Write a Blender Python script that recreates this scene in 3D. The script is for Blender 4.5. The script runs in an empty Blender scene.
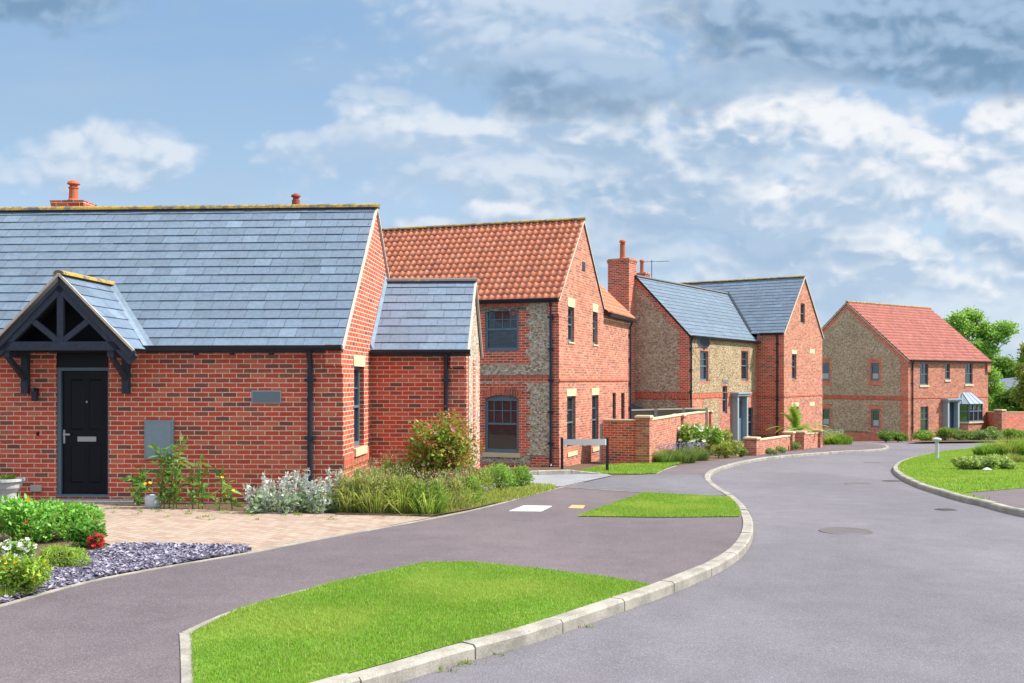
import bpy, bmesh, math, random
import numpy as np
from mathutils import Vector, Matrix
R = math.radians
C = bpy.context.scene.collection
sc = bpy.context.scene

# ---------------------------------------------------------------- camera
CZ = 1.7
cd = bpy.data.cameras.new('camera'); cam = bpy.data.objects.new('camera', cd); C.objects.link(cam)
cam.location = (0, 0, CZ); cam.rotation_euler = (R(90), 0, 0)
cd.sensor_width = 36; cd.lens = 36 * 1000 / 1024; cd.shift_y = 38.5 / 1024
cd.clip_start = .1; cd.clip_end = 6000
sc.camera = cam

# ---------------------------------------------------------------- light
SUN_DIR = Vector((1.0, -0.04, 1.12)).normalized()      # towards the sun
SUN_EL = math.asin(SUN_DIR.z); SUN_AZ = math.atan2(SUN_DIR.x, SUN_DIR.y)
sd = bpy.data.lights.new('sun', 'SUN'); so = bpy.data.objects.new('sun', sd); C.objects.link(so)
sd.energy = 3.4; sd.angle = R(.6); sd.color = (1.0, .94, .85)
so.rotation_euler = SUN_DIR.to_track_quat('Z', 'Y').to_euler(); so.location = (0, 0, 60)
SKY_STRENGTH = .14
sc.view_settings.view_transform = 'Standard'; sc.view_settings.look = 'None'
sc.view_settings.gamma = 1; sc.view_settings.exposure = 0.95; sc.view_settings.use_curve_mapping = False

# ---------------------------------------------------------------- node helpers
class NT:
    def __init__(s, nt): s.nt = nt; nt.nodes.clear()
    def n(s, typ, **kw):
        nd = s.nt.nodes.new(typ)
        for k, v in kw.items(): setattr(nd, k, v)
        return nd
    def put(s, sock, v):
        if isinstance(v, bpy.types.NodeSocket): s.nt.links.new(v, sock)
        elif isinstance(v, bpy.types.Node): s.nt.links.new(v.outputs[0], sock)
        elif v is not None:
            if isinstance(v, (tuple, list)) and sock.type == 'RGBA' and len(v) == 3: v = (*v, 1)
            sock.default_value = v
    def m(s, op, a, b=None, c=None, clamp=False):
        nd = s.n('ShaderNodeMath', operation=op, use_clamp=clamp)
        for i, v in enumerate((a, b, c)):
            if v is not None: s.put(nd.inputs[i], v)
        return nd.outputs[0]
    def vm(s, op, a, b=None):
        nd = s.n('ShaderNodeVectorMath', operation=op); s.put(nd.inputs[0], a)
        if b is not None: s.put(nd.inputs[1], b)
        return nd.outputs['Value'] if op in ('LENGTH', 'DOT_PRODUCT', 'DISTANCE') else nd.outputs[0]
    def mix(s, f, a, b, bt='MIX'):
        nd = s.n('ShaderNodeMix', data_type='RGBA', blend_type=bt)
        s.put(nd.inputs[0], f); s.put(nd.inputs[6], a); s.put(nd.inputs[7], b)
        return nd.outputs[2]
    def ramp(s, f, stops, interp='LINEAR'):
        nd = s.n('ShaderNodeValToRGB'); s.put(nd.inputs[0], f); cr = nd.color_ramp; cr.interpolation = interp
        while len(cr.elements) < len(stops): cr.elements.new(.5)
        for e, (p, c) in zip(cr.elements, stops): e.position = p; e.color = (*c, 1) if len(c) == 3 else c
        return nd.outputs[0]
    def noise(s, vec, scale, detail=4, rough=.55, out=0):
        nd = s.n('ShaderNodeTexNoise'); s.put(nd.inputs['Vector'], vec)
        nd.inputs['Scale'].default_value = scale; nd.inputs['Detail'].default_value = detail; nd.inputs['Roughness'].default_value = rough
        return nd.outputs[out]
    def sm(s, x, lo, hi):
        nd = s.n('ShaderNodeMapRange', interpolation_type='SMOOTHSTEP'); s.put(nd.inputs[0], x)
        nd.inputs[1].default_value = lo; nd.inputs[2].default_value = hi
        return nd.outputs[0]

def material(name, fn):
    m = bpy.data.materials.new(name); m.use_nodes = True; t = NT(m.node_tree)
    out = t.n('ShaderNodeOutputMaterial'); p = t.n('ShaderNodeBsdfPrincipled')
    t.nt.links.new(p.outputs[0], out.inputs[0]); p.inputs['Roughness'].default_value = .85
    p.inputs['Specular IOR Level'].default_value = .3
    fn(t, p, out); return m
def bump(t, p, h, strength=.4, dist=.01):
    b = t.n('ShaderNodeBump'); b.inputs['Strength'].default_value = strength; b.inputs['Distance'].default_value = dist
    t.put(b.inputs['Height'], h); t.put(p.inputs['Normal'], b.outputs[0])

# ---------------------------------------------------------------- world with clouds
def build_world():
    w = bpy.data.worlds.new('World'); sc.world = w; w.use_nodes = True; t = NT(w.node_tree)
    out = t.n('ShaderNodeOutputWorld'); bg = t.n('ShaderNodeBackground'); bg.inputs[1].default_value = SKY_STRENGTH
    t.nt.links.new(bg.outputs[0], out.inputs[0])
    sky = t.n('ShaderNodeTexSky', sky_type='NISHITA'); sky.sun_disc = False
    sky.sun_elevation = SUN_EL; sky.sun_rotation = SUN_AZ; sky.air_density = 1.1; sky.dust_density = 1.6; sky.ozone_density = 1.5
    tc = t.n('ShaderNodeTexCoord'); sep = t.n('ShaderNodeSeparateXYZ'); t.put(sep.inputs[0], tc.outputs['Generated'])
    den = t.m('ADD', t.m('ABSOLUTE', sep.outputs[1]), .1)
    s_ = t.m('DIVIDE', sep.outputs[0], den); t_ = t.m('DIVIDE', sep.outputs[2], den)
    cmb = t.n('ShaderNodeCombineXYZ'); t.put(cmb.inputs[0], s_); t.put(cmb.inputs[1], t_)
    base = cmb.outputs[0]
    nz = t.noise(t.vm('MULTIPLY', base, (1, 1.6, 1)), 8, 2, .55, out=1)
    P = t.vm('ADD', base, t.vm('MULTIPLY', t.vm('SUBTRACT', nz, (.5, .5, .5)), (.05, .028, 0)))
    def heap(off):
        """billowing heaps: rounded cells of several sizes over soft noise"""
        q = t.vm('ADD', t.vm('MULTIPLY', P, (1, 1.5, 1)), off); acc = None
        for sc_, w in ((12, .50), (28, .30), (64, .18)):
            v = t.n('ShaderNodeTexVoronoi', feature='F1', voronoi_dimensions='2D'); t.put(v.inputs['Vector'], q); v.inputs['Scale'].default_value = sc_
            a = t.m('MULTIPLY', v.outputs['Distance'], -w); acc = a if acc is None else t.m('ADD', acc, a)
        return t.m('ADD', t.m('ADD', acc, .42), t.m('MULTIPLY', t.m('SUBTRACT', t.noise(q, 7, 6, .6), .5), 1.3))
    N = heap((3.1, 1.7, 0)); Nu = heap((3.1 + .004, 1.7 + .016, 0))
    soft = t.m('SUBTRACT', t.noise(t.vm('MULTIPLY', P, (1, 2.0, 1)), 5, 4, .55), .5)
    rel = t.m('MULTIPLY', t.m('SUBTRACT', N, Nu), 1.9)
    thin = t.sm(t.m('ADD', t.noise(t.vm('MULTIPLY', base, (1, 3.5, 1)), 4, 6, .6), t.m('MULTIPLY', t.m('MINIMUM', t_, .5), -.12)), .34, .70)
    k = 1.0 / SKY_STRENGTH / 2 ** sc.view_settings.exposure
    K = lambda c: tuple(v * k for v in c)
    high = t.sm(t_, 0, .34)
    skc = t.mix(.80, sky.outputs[0], t.mix(high, K((.50, .66, .84)), K((.26, .43, .66))))
    col = t.mix(t.m('MULTIPLY', thin, .55), skc, K((.42, .56, .74)))
    # each cloud: centre and size (as seen from the street), colour of base and top, cover, raggedness
    LG, MG, DG = (.46, .60, .78), (.39, .54, .73), (.20, .33, .50)
    W1, W2, W3 = (.92, .94, .97), (.80, .86, .93), (.64, .74, .87)
    CL = [(860, 300, 340, 60, W3, W2, .60, 1.0), (700, 190, 360, 130, LG, W2, .62, 1.2), (470, 150, 150, 60, LG, W3, .45, 1.3), (760, 280, 150, 26, LG, W1, .85, 1.4), (970, 285, 110, 28, LG, W1, .8, 1.4), (880, 262, 170, 30, LG, W1, .9, 1.4), (660, 262, 130, 26, LG, W3, .7, 1.2),
          (1010, 240, 130, 36, MG, W2, .9, 1.3), (820, 238, 140, 28, MG, W1, .85, 1.3), (600, 235, 120, 24, MG, W3, .6, 1.2), (700, 205, 150, 34, MG, W2, .95, 1.3), (800, 200, 140, 40, LG, W1, .95, 1.3), (590, 178, 140, 40, MG, W2, .9, 1.2),
          (930, 200, 130, 40, LG, W1, .9, 1.3), (1010, 160, 100, 56, LG, W1, .9, 1.2), (500, 170, 130, 30, LG, W3, .7, 1.2), (690, 150, 130, 44, MG, W2, .9, 1.2), (620, 120, 140, 46, MG, W2, .9, 1.2), (775, 122, 112, 52, MG, W1, .98, 1.0), (860, 150, 110, 40, LG, W1, .8, 1.3),
          (440, 130, 90, 28, LG, W2, .8, 1.2), (345, 143, 70, 20, LG, W3, .6, 1.2), (95, 160, 110, 38, LG, W2, .8, 1.0), (25, 168, 60, 18, LG, W3, .5, 1.2), (490, 218, 55, 16, LG, W1, .8, 1.4), (440, 222, 50, 12, LG, W2, .7, 1.4),
          (560, 40, 190, 70, MG, W3, .85, 1.0), (730, 38, 80, 62, MG, W1, .9, 1.2), (600, 85, 150, 34, DG, MG, .75, 1.0), (890, 18, 250, 72, DG, MG, .96, .9), (1010, 50, 150, 48, DG, MG, .85, .9), (700, 80, 160, 24, MG, LG, .6, 1.0), (30, -8, 170, 42, DG, MG, .9, .9)]
    for (px, py, rx, ry, cb, ct, op, rg) in CL:
        c0 = ((px - 512) / 1000 * .905, (380 - py) / 1000 * .905, 0)
        q = t.vm('MULTIPLY', t.vm('SUBTRACT', P, c0), (1000 / .905 / rx, 1000 / .905 / ry, 0))
        d = t.m('ADD', t.m('SUBTRACT', 1, t.vm('LENGTH', q)), t.m('MULTIPLY', N, rg))
        al = t.m('MULTIPLY', t.sm(d, -.14, .40), op)
        up = t.vm('DOT_PRODUCT', q, (.22, .62, 0))
        br = t.sm(t.m('ADD', t.m('ADD', up, rel), t.m('MULTIPLY', soft, 1.6)), -.52, .42)
        col = t.mix(al, col, t.mix(br, K(cb), K(ct)))
    # broken bright cloud cover, unseen above the view, added to raise ambient light
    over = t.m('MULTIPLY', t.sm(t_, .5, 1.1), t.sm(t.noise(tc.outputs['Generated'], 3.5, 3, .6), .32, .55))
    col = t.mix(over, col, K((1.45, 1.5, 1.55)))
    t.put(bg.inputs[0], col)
build_world()

# ---------------------------------------------------------------- ground profile
_T = [(-60, 1.3), (0, 1.66), (8, 1.73), (15.6, 1.92), (22, 2.2), (28.5, 2.49), (34, 2.68), (42, 2.97), (61, 3.66), (90, 4.4), (140, 5.2), (400, 6), (4000, 8)]
_ks = np.concatenate([np.arange(-40, 100, 1.0), np.arange(100, 400, 20.0), np.array([400, 800, 2000, 4000.])])
_hv = np.interp(_ks, *zip(*_T))
_f = np.interp(np.arange(-60, 110, .25), *zip(*_T)); _f = np.convolve(np.pad(_f, 8, mode='edge'), np.ones(17) / 17, 'valid')
_hv[:140] = np.interp(_ks[:140], np.arange(-60, 110, .25), _f)
def hh(y): return float(np.interp(y, _ks, _hv))
def gz(y): return CZ - hh(y)
def G(px, py, off=0.0):
    """world point on the ground (plus off) seen at this pixel"""
    lo, hi = 2.0, 300.0
    for _ in range(60):
        mid = (lo + hi) / 2
        if 380 + 1000 * (hh(mid) - off) / mid > py: lo = mid
        else: hi = mid
    d = (lo + hi) / 2
    return Vector(((px - 512) / 1000 * d, d, gz(d) + off))

# ---------------------------------------------------------------- mesh helpers
def auto_uv(bm):
    uv = bm.loops.layers.uv.verify()
    bm.normal_update()
    for f in bm.faces:
        n = f.normal
        for l in f.loops:
            c = l.vert.co
            if abs(n.z) > .75: l[uv].uv = (c.x, c.y)
            elif abs(n.x) > abs(n.y): l[uv].uv = (c.y, c.z)
            else: l[uv].uv = (c.x, c.z)
class MB:
    def __init__(s): s.bm = bmesh.new(); s.mi = 0
    def face(s, pts):
        f = s.bm.faces.new([s.bm.verts.new(p) for p in pts]); f.material_index = s.mi; return f
    def box(s, x0, x1, y0, y1, z0, z1):
        x0, x1 = sorted((x0, x1)); y0, y1 = sorted((y0, y1)); z0, z1 = sorted((z0, z1))
        return s.prism([(x0, y0), (x1, y0), (x1, y1), (x0, y1)], z0, z1)
    def prism(s, poly, z0, z1, taper=1.0):
        n = len(poly); cx = sum(p[0] for p in poly) / n; cy = sum(p[1] for p in poly) / n
        a = [s.bm.verts.new((x, y, z0)) for x, y in poly]
        b = [s.bm.verts.new((cx + (x - cx) * taper, cy + (y - cy) * taper, z1)) for x, y in poly]
        fs = [s.bm.faces.new(a[::-1]), s.bm.faces.new(b)]
        for i in range(n): fs.append(s.bm.faces.new((a[i], a[(i + 1) % n], b[(i + 1) % n], b[i])))
        for f in fs: f.material_index = s.mi
        return s
    def hull(s, A, B):
        """two matching 3D polygons joined into a solid"""
        a = [s.bm.verts.new(p) for p in A]; b = [s.bm.verts.new(p) for p in B]; n = len(a)
        fs = [s.bm.faces.new(a[::-1]), s.bm.faces.new(b)]
        for i in range(n): fs.append(s.bm.faces.new((a[i], a[(i + 1) % n], b[(i + 1) % n], b[i])))
        for f in fs: f.material_index = s.mi
        return s
    def tube(s, pts, r, seg=8):
        pts = [Vector(p) for p in pts]; rs = r if isinstance(r, (list, tuple)) else [r] * len(pts); rings = []
        for i, p in enumerate(pts):
            d = (pts[min(i + 1, len(pts) - 1)] - pts[max(i - 1, 0)]).normalized()
            u = d.cross(Vector((0, 0, 1)) if abs(d.z) < .9 else Vector((1, 0, 0))).normalized(); v = d.cross(u)
            rings.append([s.bm.verts.new(p + (u * math.cos(a) + v * math.sin(a)) * rs[i]) for a in [2 * math.pi * k / seg for k in range(seg)]])
        fs = [s.bm.faces.new(rings[0][::-1]), s.bm.faces.new(rings[-1])]
        for i in range(len(rings) - 1):
            for k in range(seg): fs.append(s.bm.faces.new((rings[i][k], rings[i][(k + 1) % seg], rings[i + 1][(k + 1) % seg], rings[i + 1][k])))
        for f in fs: f.material_index = s.mi
        return s
    def lathe(s, c, prof, seg=20):
        rings = [[s.bm.verts.new((c[0] + r * math.cos(a), c[1] + r * math.sin(a), c[2] + z)) for a in [2 * math.pi * k / seg for k in range(seg)]] for r, z in prof]
        fs = [s.bm.faces.new(rings[0][::-1]), s.bm.faces.new(rings[-1])]
        for i in range(len(rings) - 1):
            for k in range(seg): fs.append(s.bm.faces.new((rings[i][k], rings[i][(k + 1) % seg], rings[i + 1][(k + 1) % seg], rings[i + 1][k])))
        for f in fs: f.material_index = s.mi
        return s
    def beam(s, a, b, w, h):
        """box along a-b, w thick along the side, h in the third direction"""
        a, b = Vector(a), Vector(b); d = (b - a).normalized()
        u = Vector((0, 1, 0)) if abs(d.y) < .8 else Vector((1, 0, 0))
        v = d.cross(u).normalized(); u = v.cross(d).normalized()
        q = [u * w / 2 + v * h / 2, u * w / 2 - v * h / 2, -u * w / 2 - v * h / 2, -u * w / 2 + v * h / 2]
        return s.hull([a + e for e in q], [b + e for e in q])
    def build(s, name, mats, parent=None, smooth=False, uv=True, bevel=0):
        bm = s.bm
        if bevel: bmesh.ops.bevel(bm, geom=list(bm.edges), offset=bevel, segments=1, affect='EDGES', clamp_overlap=True)
        bmesh.ops.recalc_face_normals(bm, faces=bm.faces)
        if uv: auto_uv(bm)
        me = bpy.data.meshes.new(name); bm.to_mesh(me); bm.free()
        for m in (mats if isinstance(mats, (list, tuple)) else [mats]): me.materials.append(m)
        if smooth: me.polygons.foreach_set('use_smooth', [True] * len(me.polygons))
        o = bpy.data.objects.new(name, me); C.objects.link(o)
        if parent: o.parent = parent
        return o
def tag(o, label, cat, group=None, kind=None):
    if label: o['label'] = label
    if cat: o['category'] = cat
    if group: o['group'] = group
    if kind: o['kind'] = kind
    return o
def empty(name, loc, rz=0, label=None, cat=None, group=None):
    o = bpy.data.objects.new(name, None); C.objects.link(o); o.location = loc; o.rotation_euler = (0, 0, rz); o.empty_display_size = .2
    return tag(o, label, cat, group)
def raw_mesh(name, V, Fq, col, mats, parent=None, mi=None):
    """V (n,3); Fq (m,k) all faces of k corners; col (n,3) point colours"""
    me = bpy.data.meshes.new(name); n, (m, k) = len(V), Fq.shape
    me.vertices.add(n); me.vertices.foreach_set('co', np.asarray(V, np.float32).ravel())
    me.loops.add(m * k); me.loops.foreach_set('vertex_index', Fq.astype(np.int32).ravel())
    me.polygons.add(m); me.polygons.foreach_set('loop_start', np.arange(0, m * k, k, dtype=np.int32))
    me.polygons.foreach_set('loop_total', np.full(m, k, np.int32))
    if mi is not None: me.polygons.foreach_set('material_index', mi.astype(np.int32))
    me.update(calc_edges=True)
    if col is not None:
        at = me.color_attributes.new('tint', 'FLOAT_COLOR', 'POINT')
        at.data.foreach_set('color', np.concatenate([col, np.ones((n, 1))], 1).astype(np.float32).ravel())
    for mm in (mats if isinstance(mats, (list, tuple)) else [mats]): me.materials.append(mm)
    o = bpy.data.objects.new(name, me); C.objects.link(o)
    if parent: o.parent = parent
    return o

# ---------------------------------------------------------------- materials
def brick_mat(name, stops, mortar, soldier=False, patch=0.0, patch_col=(.62, .50, .44)):
    def fn(t, p, out):
        uv = t.n('ShaderNodeUVMap').outputs[0]
        if soldier:
            s = t.n('ShaderNodeSeparateXYZ'); t.put(s.inputs[0], uv); c = t.n('ShaderNodeCombineXYZ')
            t.put(c.inputs[0], s.outputs[1]); t.put(c.inputs[1], s.outputs[0]); uv = c.outputs[0]
        wob = t.vm('ADD', uv, t.vm('MULTIPLY', t.vm('SUBTRACT', t.noise(uv, 9, 3, .6, out=1), (.5, .5, .5)), (.012, .010, 0)))
        b = t.n('ShaderNodeTexBrick', offset=.5, offset_frequency=2); t.put(b.inputs['Vector'], wob)
        b.inputs['Color1'].default_value = (0, 0, 0, 1); b.inputs['Color2'].default_value = (1, 1, 1, 1); b.inputs['Mortar'].default_value = (.5, .5, .5, 1)
        for k, v in (('Scale', 1), ('Mortar Size', .0075), ('Mortar Smooth', .25), ('Bias', 0), ('Brick Width', .225), ('Row Height', .075)): b.inputs[k].default_value = v
        col = t.ramp(b.outputs[0], stops)
        fine = t.noise(uv, 45, 4, .7)
        col = t.mix(.55, col, t.ramp(fine, [(.25, (.28, .26, .25)), (.5, (.5, .5, .5)), (.75, (.78, .76, .74))]), 'OVERLAY')
        big = t.noise(uv, 1.1, 4, .6)
        col = t.mix(.3, col, t.ramp(big, [(.3, (.38, .36, .36)), (.7, (.62, .61, .60))]), 'OVERLAY')
        if patch:
            pn = t.noise(t.vm('MULTIPLY', uv, (1, 1.6, 1)), 2.6, 6, .7)
            b2 = t.m('MULTIPLY', t.sm(pn, .56, .68), patch)
            col = t.mix(t.m('MULTIPLY', b2, t.sm(fine, .35, .6)), col, patch_col)
        mc = t.mix(t.sm(t.noise(uv, 30, 3), .3, .7), mortar, tuple(v * .72 for v in mortar))
        t.put(p.inputs['Base Color'], t.mix(b.outputs['Fac'], col, mc))
        bump(t, p, t.m('SUBTRACT', t.m('MULTIPLY', fine, .35), b.outputs['Fac']), .55, .008)
    return material(name, fn)
_red = [(0, (.20, .075, .055)), (.13, (.32, .10, .06)), (.24, (.50, .085, .045)), (.5, (.62, .09, .045)), (.75, (.68, .115, .058)), (.92, (.66, .17, .09)), (1, (.36, .11, .06))]
_org = [(0, (.24, .105, .085)), (.15, (.38, .125, .085)), (.4, (.50, .15, .09)), (.7, (.56, .19, .115)), (.9, (.62, .27, .17)), (1, (.40, .15, .10))]
M_brick = brick_mat('red_brick', _red, (.88, .71, .57))
M_brick2 = brick_mat('orange_brick', _org, (.60, .46, .37), patch=.75)
M_brick3 = brick_mat('soft_orange_brick', _org, (.55, .42, .34), patch=.35)
M_sold = brick_mat('soldier_brick', _red, (.5, .38, .3), soldier=True)

def flint_mat(name, stops, mortar, scale=12):
    def fn(t, p, out):
        uv = t.n('ShaderNodeUVMap').outputs[0]
        q = t.vm('ADD', t.vm('MULTIPLY', uv, (1, 1.5, 1)), t.vm('MULTIPLY', t.noise(uv, 14, 2, .5, out=1), (.03, .03, 0)))
        v = t.n('ShaderNodeTexVoronoi', feature='F1'); t.put(v.inputs['Vector'], q); v.inputs['Scale'].default_value = scale
        e = t.n('ShaderNodeTexVoronoi', feature='DISTANCE_TO_EDGE'); t.put(e.inputs['Vector'], q); e.inputs['Scale'].default_value = scale
        sp = t.n('ShaderNodeSeparateColor'); t.put(sp.inputs[0], v.outputs['Color'])
        col = t.ramp(sp.outputs[0], stops, 'CONSTANT')
        big = t.noise(uv, .8, 3)
        col = t.mix(.5, col, t.ramp(t.noise(uv, 50, 3), [(.3, (.3, .3, .3)), (.7, (.7, .7, .7))]), 'OVERLAY')
        mo = t.m('SUBTRACT', 1, t.sm(e.outputs['Distance'], .05, .16))
        col = t.mix(t.m('MULTIPLY', mo, .85), col, mortar)
        col = t.mix(.4, col, t.ramp(big, [(.3, (.38, .37, .36)), (.7, (.62, .62, .62))]), 'OVERLAY')
        t.put(p.inputs['Base Color'], col); p.inputs['Roughness'].default_value = .7
        bump(t, p, t.sm(e.outputs['Distance'], 0, .3), .8, .025)
    return material(name, fn)
M_flint = flint_mat('mixed_flint', [(0, (.28, .25, .21)), (.14, (.68, .65, .58)), (.3, (.48, .39, .28)), (.46, (.78, .75, .70)), (.6, (.36, .29, .21)), (.72, (.60, .49, .35)), (.88, (.20, .19, .18))], (.60, .49, .35), 15)
M_flintd = flint_mat('brown_flint', [(0, (.26, .20, .15)), (.2, (.46, .345, .25)), (.4, (.56, .42, .30)), (.55, (.30, .215, .16)), (.72, (.62, .51, .41)), (.86, (.43, .275, .175))], (.54, .40, .28), 10)
M_flinty = flint_mat('buff_flint', [(0, (.22, .16, .10)), (.2, (.42, .31, .19)), (.45, (.52, .41, .27)), (.65, (.30, .22, .14)), (.82, (.56, .48, .37))], (.48, .35, .20), 10)

def attr_mat(name, rough=.6, spec=.3, noise=25, amp=.5, transl=0, lichen=0):
    def fn(t, p, out):
        a = t.n('ShaderNodeAttribute', attribute_name='tint').outputs[0]
        g = t.n('ShaderNodeNewGeometry').outputs[0]
        col = a
        if amp: col = t.mix(amp, a, t.ramp(t.noise(g, noise, 4, .65), [(.25, (.3, .3, .3)), (.75, (.72, .72, .72))]), 'OVERLAY')
        if lichen:
            col = t.mix(t.m('MULTIPLY', t.sm(t.noise(g, 3.2, 7, .75), .66, .72), lichen), col, (.40, .27, .05))
        t.put(p.inputs['Base Color'], col); p.inputs['Roughness'].default_value = rough; p.inputs['Specular IOR Level'].default_value = spec
        if transl:
            tr = t.n('ShaderNodeBsdfTranslucent'); t.put(tr.inputs[0], t.mix(.5, col, (.5, .6, .08)))
            mx = t.n('ShaderNodeMixShader'); mx.inputs[0].default_value = transl
            t.nt.links.new(p.outputs[0], mx.inputs[1]); t.nt.links.new(tr.outputs[0], mx.inputs[2]); t.nt.links.new(mx.outputs[0], out.inputs[0])
    return material(name, fn)
M_slate = attr_mat('slate', .52, .4, 14, .5, lichen=.5)
M_slatec = attr_mat('slate_chip', .6, .4, 40, .4)
M_pan = attr_mat('clay_pantile', .75, .3, 22, .4)
M_leaf = attr_mat('leaf', .55, .3, 10, .15, transl=.35)
M_petal = attr_mat('petal', .6, .2, 10, 0, transl=.2)
M_blade = attr_mat('grass_blade', .6, .2, 10, .1, transl=.42)

def plain(name, col, rough=.7, spec=.3, nscale=0, amp=.4, metal=0, bmp=0):
    def fn(t, p, out):
        c = (*col, 1); g = t.n('ShaderNodeNewGeometry').outputs[0]
        if nscale:
            n = t.noise(g, nscale, 6, .65)
            t.put(p.inputs['Base Color'], t.mix(amp, c, t.ramp(n, [(.25, (.25, .25, .25)), (.75, (.75, .75, .75))]), 'OVERLAY'))
            if bmp: bump(t, p, n, bmp, .01)
        else: p.inputs['Base Color'].default_value = c
        p.inputs['Roughness'].default_value = rough; p.inputs['Specular IOR Level'].default_value = spec; p.inputs['Metallic'].default_value = metal
    return material(name, fn)
M_slab = plain('roof_underlay', (.05, .05, .055), .9)
M_mortar = plain('verge_mortar', (.62, .56, .48), .9, nscale=30)
M_gut = plain('black_gutter', (.012, .018, .035), .35, .5)
M_frame = plain('blue_grey_paint', (.12, .19, .24), .45, .4, nscale=12, amp=.2)
M_framel = plain('pale_grey_paint', (.33, .41, .46), .5, .4, nscale=12, amp=.2)
M_black = plain('black_paint', (.005, .007, .013), .35, .25)
M_navy = plain('charcoal_timber', (.040, .052, .075), .6, .3, nscale=14, amp=.5)
M_timberdark = plain('dark_boarding', (.012, .014, .02), .7)  # near-black boards for the porch back and ceiling
M_stone = plain('cream_stone', (.66, .56, .37), .85, nscale=25, amp=.35, bmp=.2)
M_conc = plain('grey_concrete', (.42, .40, .37), .9, nscale=20, amp=.5, bmp=.3)
M_kerb = None
M_lead = plain('lead_sheet', (.20, .27, .35), .45, .5, nscale=9, amp=.5)
M_pot = plain('terracotta_pot', (.46, .14, .07), .8, nscale=30)
M_metal = plain('dull_metal', (.5, .5, .5), .35, .5, metal=.8)
M_box = plain('grey_meter_box', (.26, .33, .37), .6, .3, nscale=10, amp=.15)
M_plaq = plain('grey_plaque', (.17, .22, .26), .6, nscale=20, amp=.15)
M_wood = plain('weathered_fence', (.20, .19, .16), .9, nscale=18, amp=.5)
M_bark = plain('bark', (.11, .09, .065), .95, nscale=20, amp=.6, bmp=.5)
M_stem = plain('green_stem', (.10, .15, .04), .8)
M_urn = plain('white_urn', (.52, .55, .57), .7, nscale=25, amp=.4)
M_white = plain('white_paint', (.75, .75, .73), .8, nscale=40, amp=.3)
M_cover = plain('buff_cover', (.55, .36, .16), .8, nscale=40)
M_iron = plain('cast_iron', (.13, .115, .12), .8, nscale=60, amp=.6, bmp=.4)
M_curtain = plain('net_curtain', (.45, .46, .47), .9)
def _ridge(t, p, out):
    g = t.n('ShaderNodeNewGeometry').outputs[0]
    c = t.mix(t.sm(t.noise(g, 5.0, 7, .85), .44, .54), (.15, .13, .115), (.45, .30, .06))
    t.put(p.inputs['Base Color'], t.mix(.4, c, t.ramp(t.noise(g, 30, 4), [(.3, (.3, .3, .3)), (.7, (.7, .7, .7))]), 'OVERLAY'))
M_ridge = material('lichened_ridge_tile', _ridge)
def _ridge2(t, p, out):
    g = t.n('ShaderNodeNewGeometry').outputs[0]
    c = t.mix(t.sm(t.noise(g, 3.0, 6, .8), .60, .68), (.17, .16, .155), (.45, .32, .08))
    t.put(p.inputs['Base Color'], c)
M_ridge2 = material('grey_ridge_tile', _ridge2)
def _glass(t, p, out):
    g = t.n('ShaderNodeNewGeometry').outputs[0]
    p.inputs['Base Color'].default_value = (.012, .022, .032, 1); p.inputs['Roughness'].default_value = .04; p.inputs['Specular IOR Level'].default_value = 1.0
    p.inputs['IOR'].default_value = 1.7
    bump(t, p, t.noise(g, 1.3, 2), .12, .05)
M_glass = material('window_glass', _glass)

def asphalt(name, base, dark, grain=75, speck=.42):
    def fn(t, p, out):
        g = t.n('ShaderNodeNewGeometry').outputs[0]
        fine = t.noise(g, grain, 2, .7); mid = t.noise(g, 2.2, 6, .7); big = t.noise(t.vm('MULTIPLY', g, (1, .45, 1)), .35, 5, .6)
        c = t.mix(t.sm(big, .35, .65), dark, base)
        c = t.mix(.5, c, t.ramp(mid, [(.3, (.38, .38, .38)), (.7, (.62, .62, .62))]), 'OVERLAY')
        c = t.mix(speck, c, t.ramp(fine, [(.25, (.12, .12, .12)), (.5, (.5, .5, .5)), (.75, (.95, .95, .95))]), 'OVERLAY')
        v = t.n('ShaderNodeTexVoronoi'); t.put(v.inputs['Vector'], g); v.inputs['Scale'].default_value = 170
        sp = t.n('ShaderNodeSeparateColor'); t.put(sp.inputs[0], v.outputs['Color'])
        c = t.mix(t.m('MULTIPLY', t.sm(sp.outputs[0], .9, .97), .35), c, (.42, .40, .40))
        # darker worn stains
        st = t.sm(t.noise(t.vm('MULTIPLY', g, (1, .6, 1)), .9, 7, .75), .60, .72)
        c = t.mix(t.m('MULTIPLY', st, .35), c, tuple(v * .72 for v in dark))
        t.put(p.inputs['Base Color'], c); p.inputs['Roughness'].default_value = .9
        bump(t, p, fine, .5, .006)
    return material(name, fn)
M_road = asphalt('road_asphalt', (.172, .162, .186), (.142, .134, .155))
M_pave = asphalt('pavement_asphalt', (.150, .124, .136), (.118, .097, .109))
M_drive = asphalt('driveway_gravel', (.30, .31, .33), (.23, .24, .26), 90, .6)
def _kerb(t, p, out):
    g = t.n('ShaderNodeNewGeometry').outputs[0]
    c = t.mix(t.sm(t.noise(g, 3.5, 6, .7), .35, .65), (.25, .235, .205), (.40, .375, .33))
    c = t.mix(.5, c, t.ramp(t.noise(g, 90, 3, .7), [(.25, (.2, .2, .2)), (.75, (.8, .8, .8))]), 'OVERLAY')
    c = t.mix(t.m('MULTIPLY', t.sm(t.noise(g, 14, 5, .8), .58, .70), .6), c, (.12, .11, .09))
    t.put(p.inputs['Base Color'], c); bump(t, p, t.noise(g, 50, 4, .7), .4, .006)
M_kerb = material('kerb_concrete', _kerb)
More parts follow.
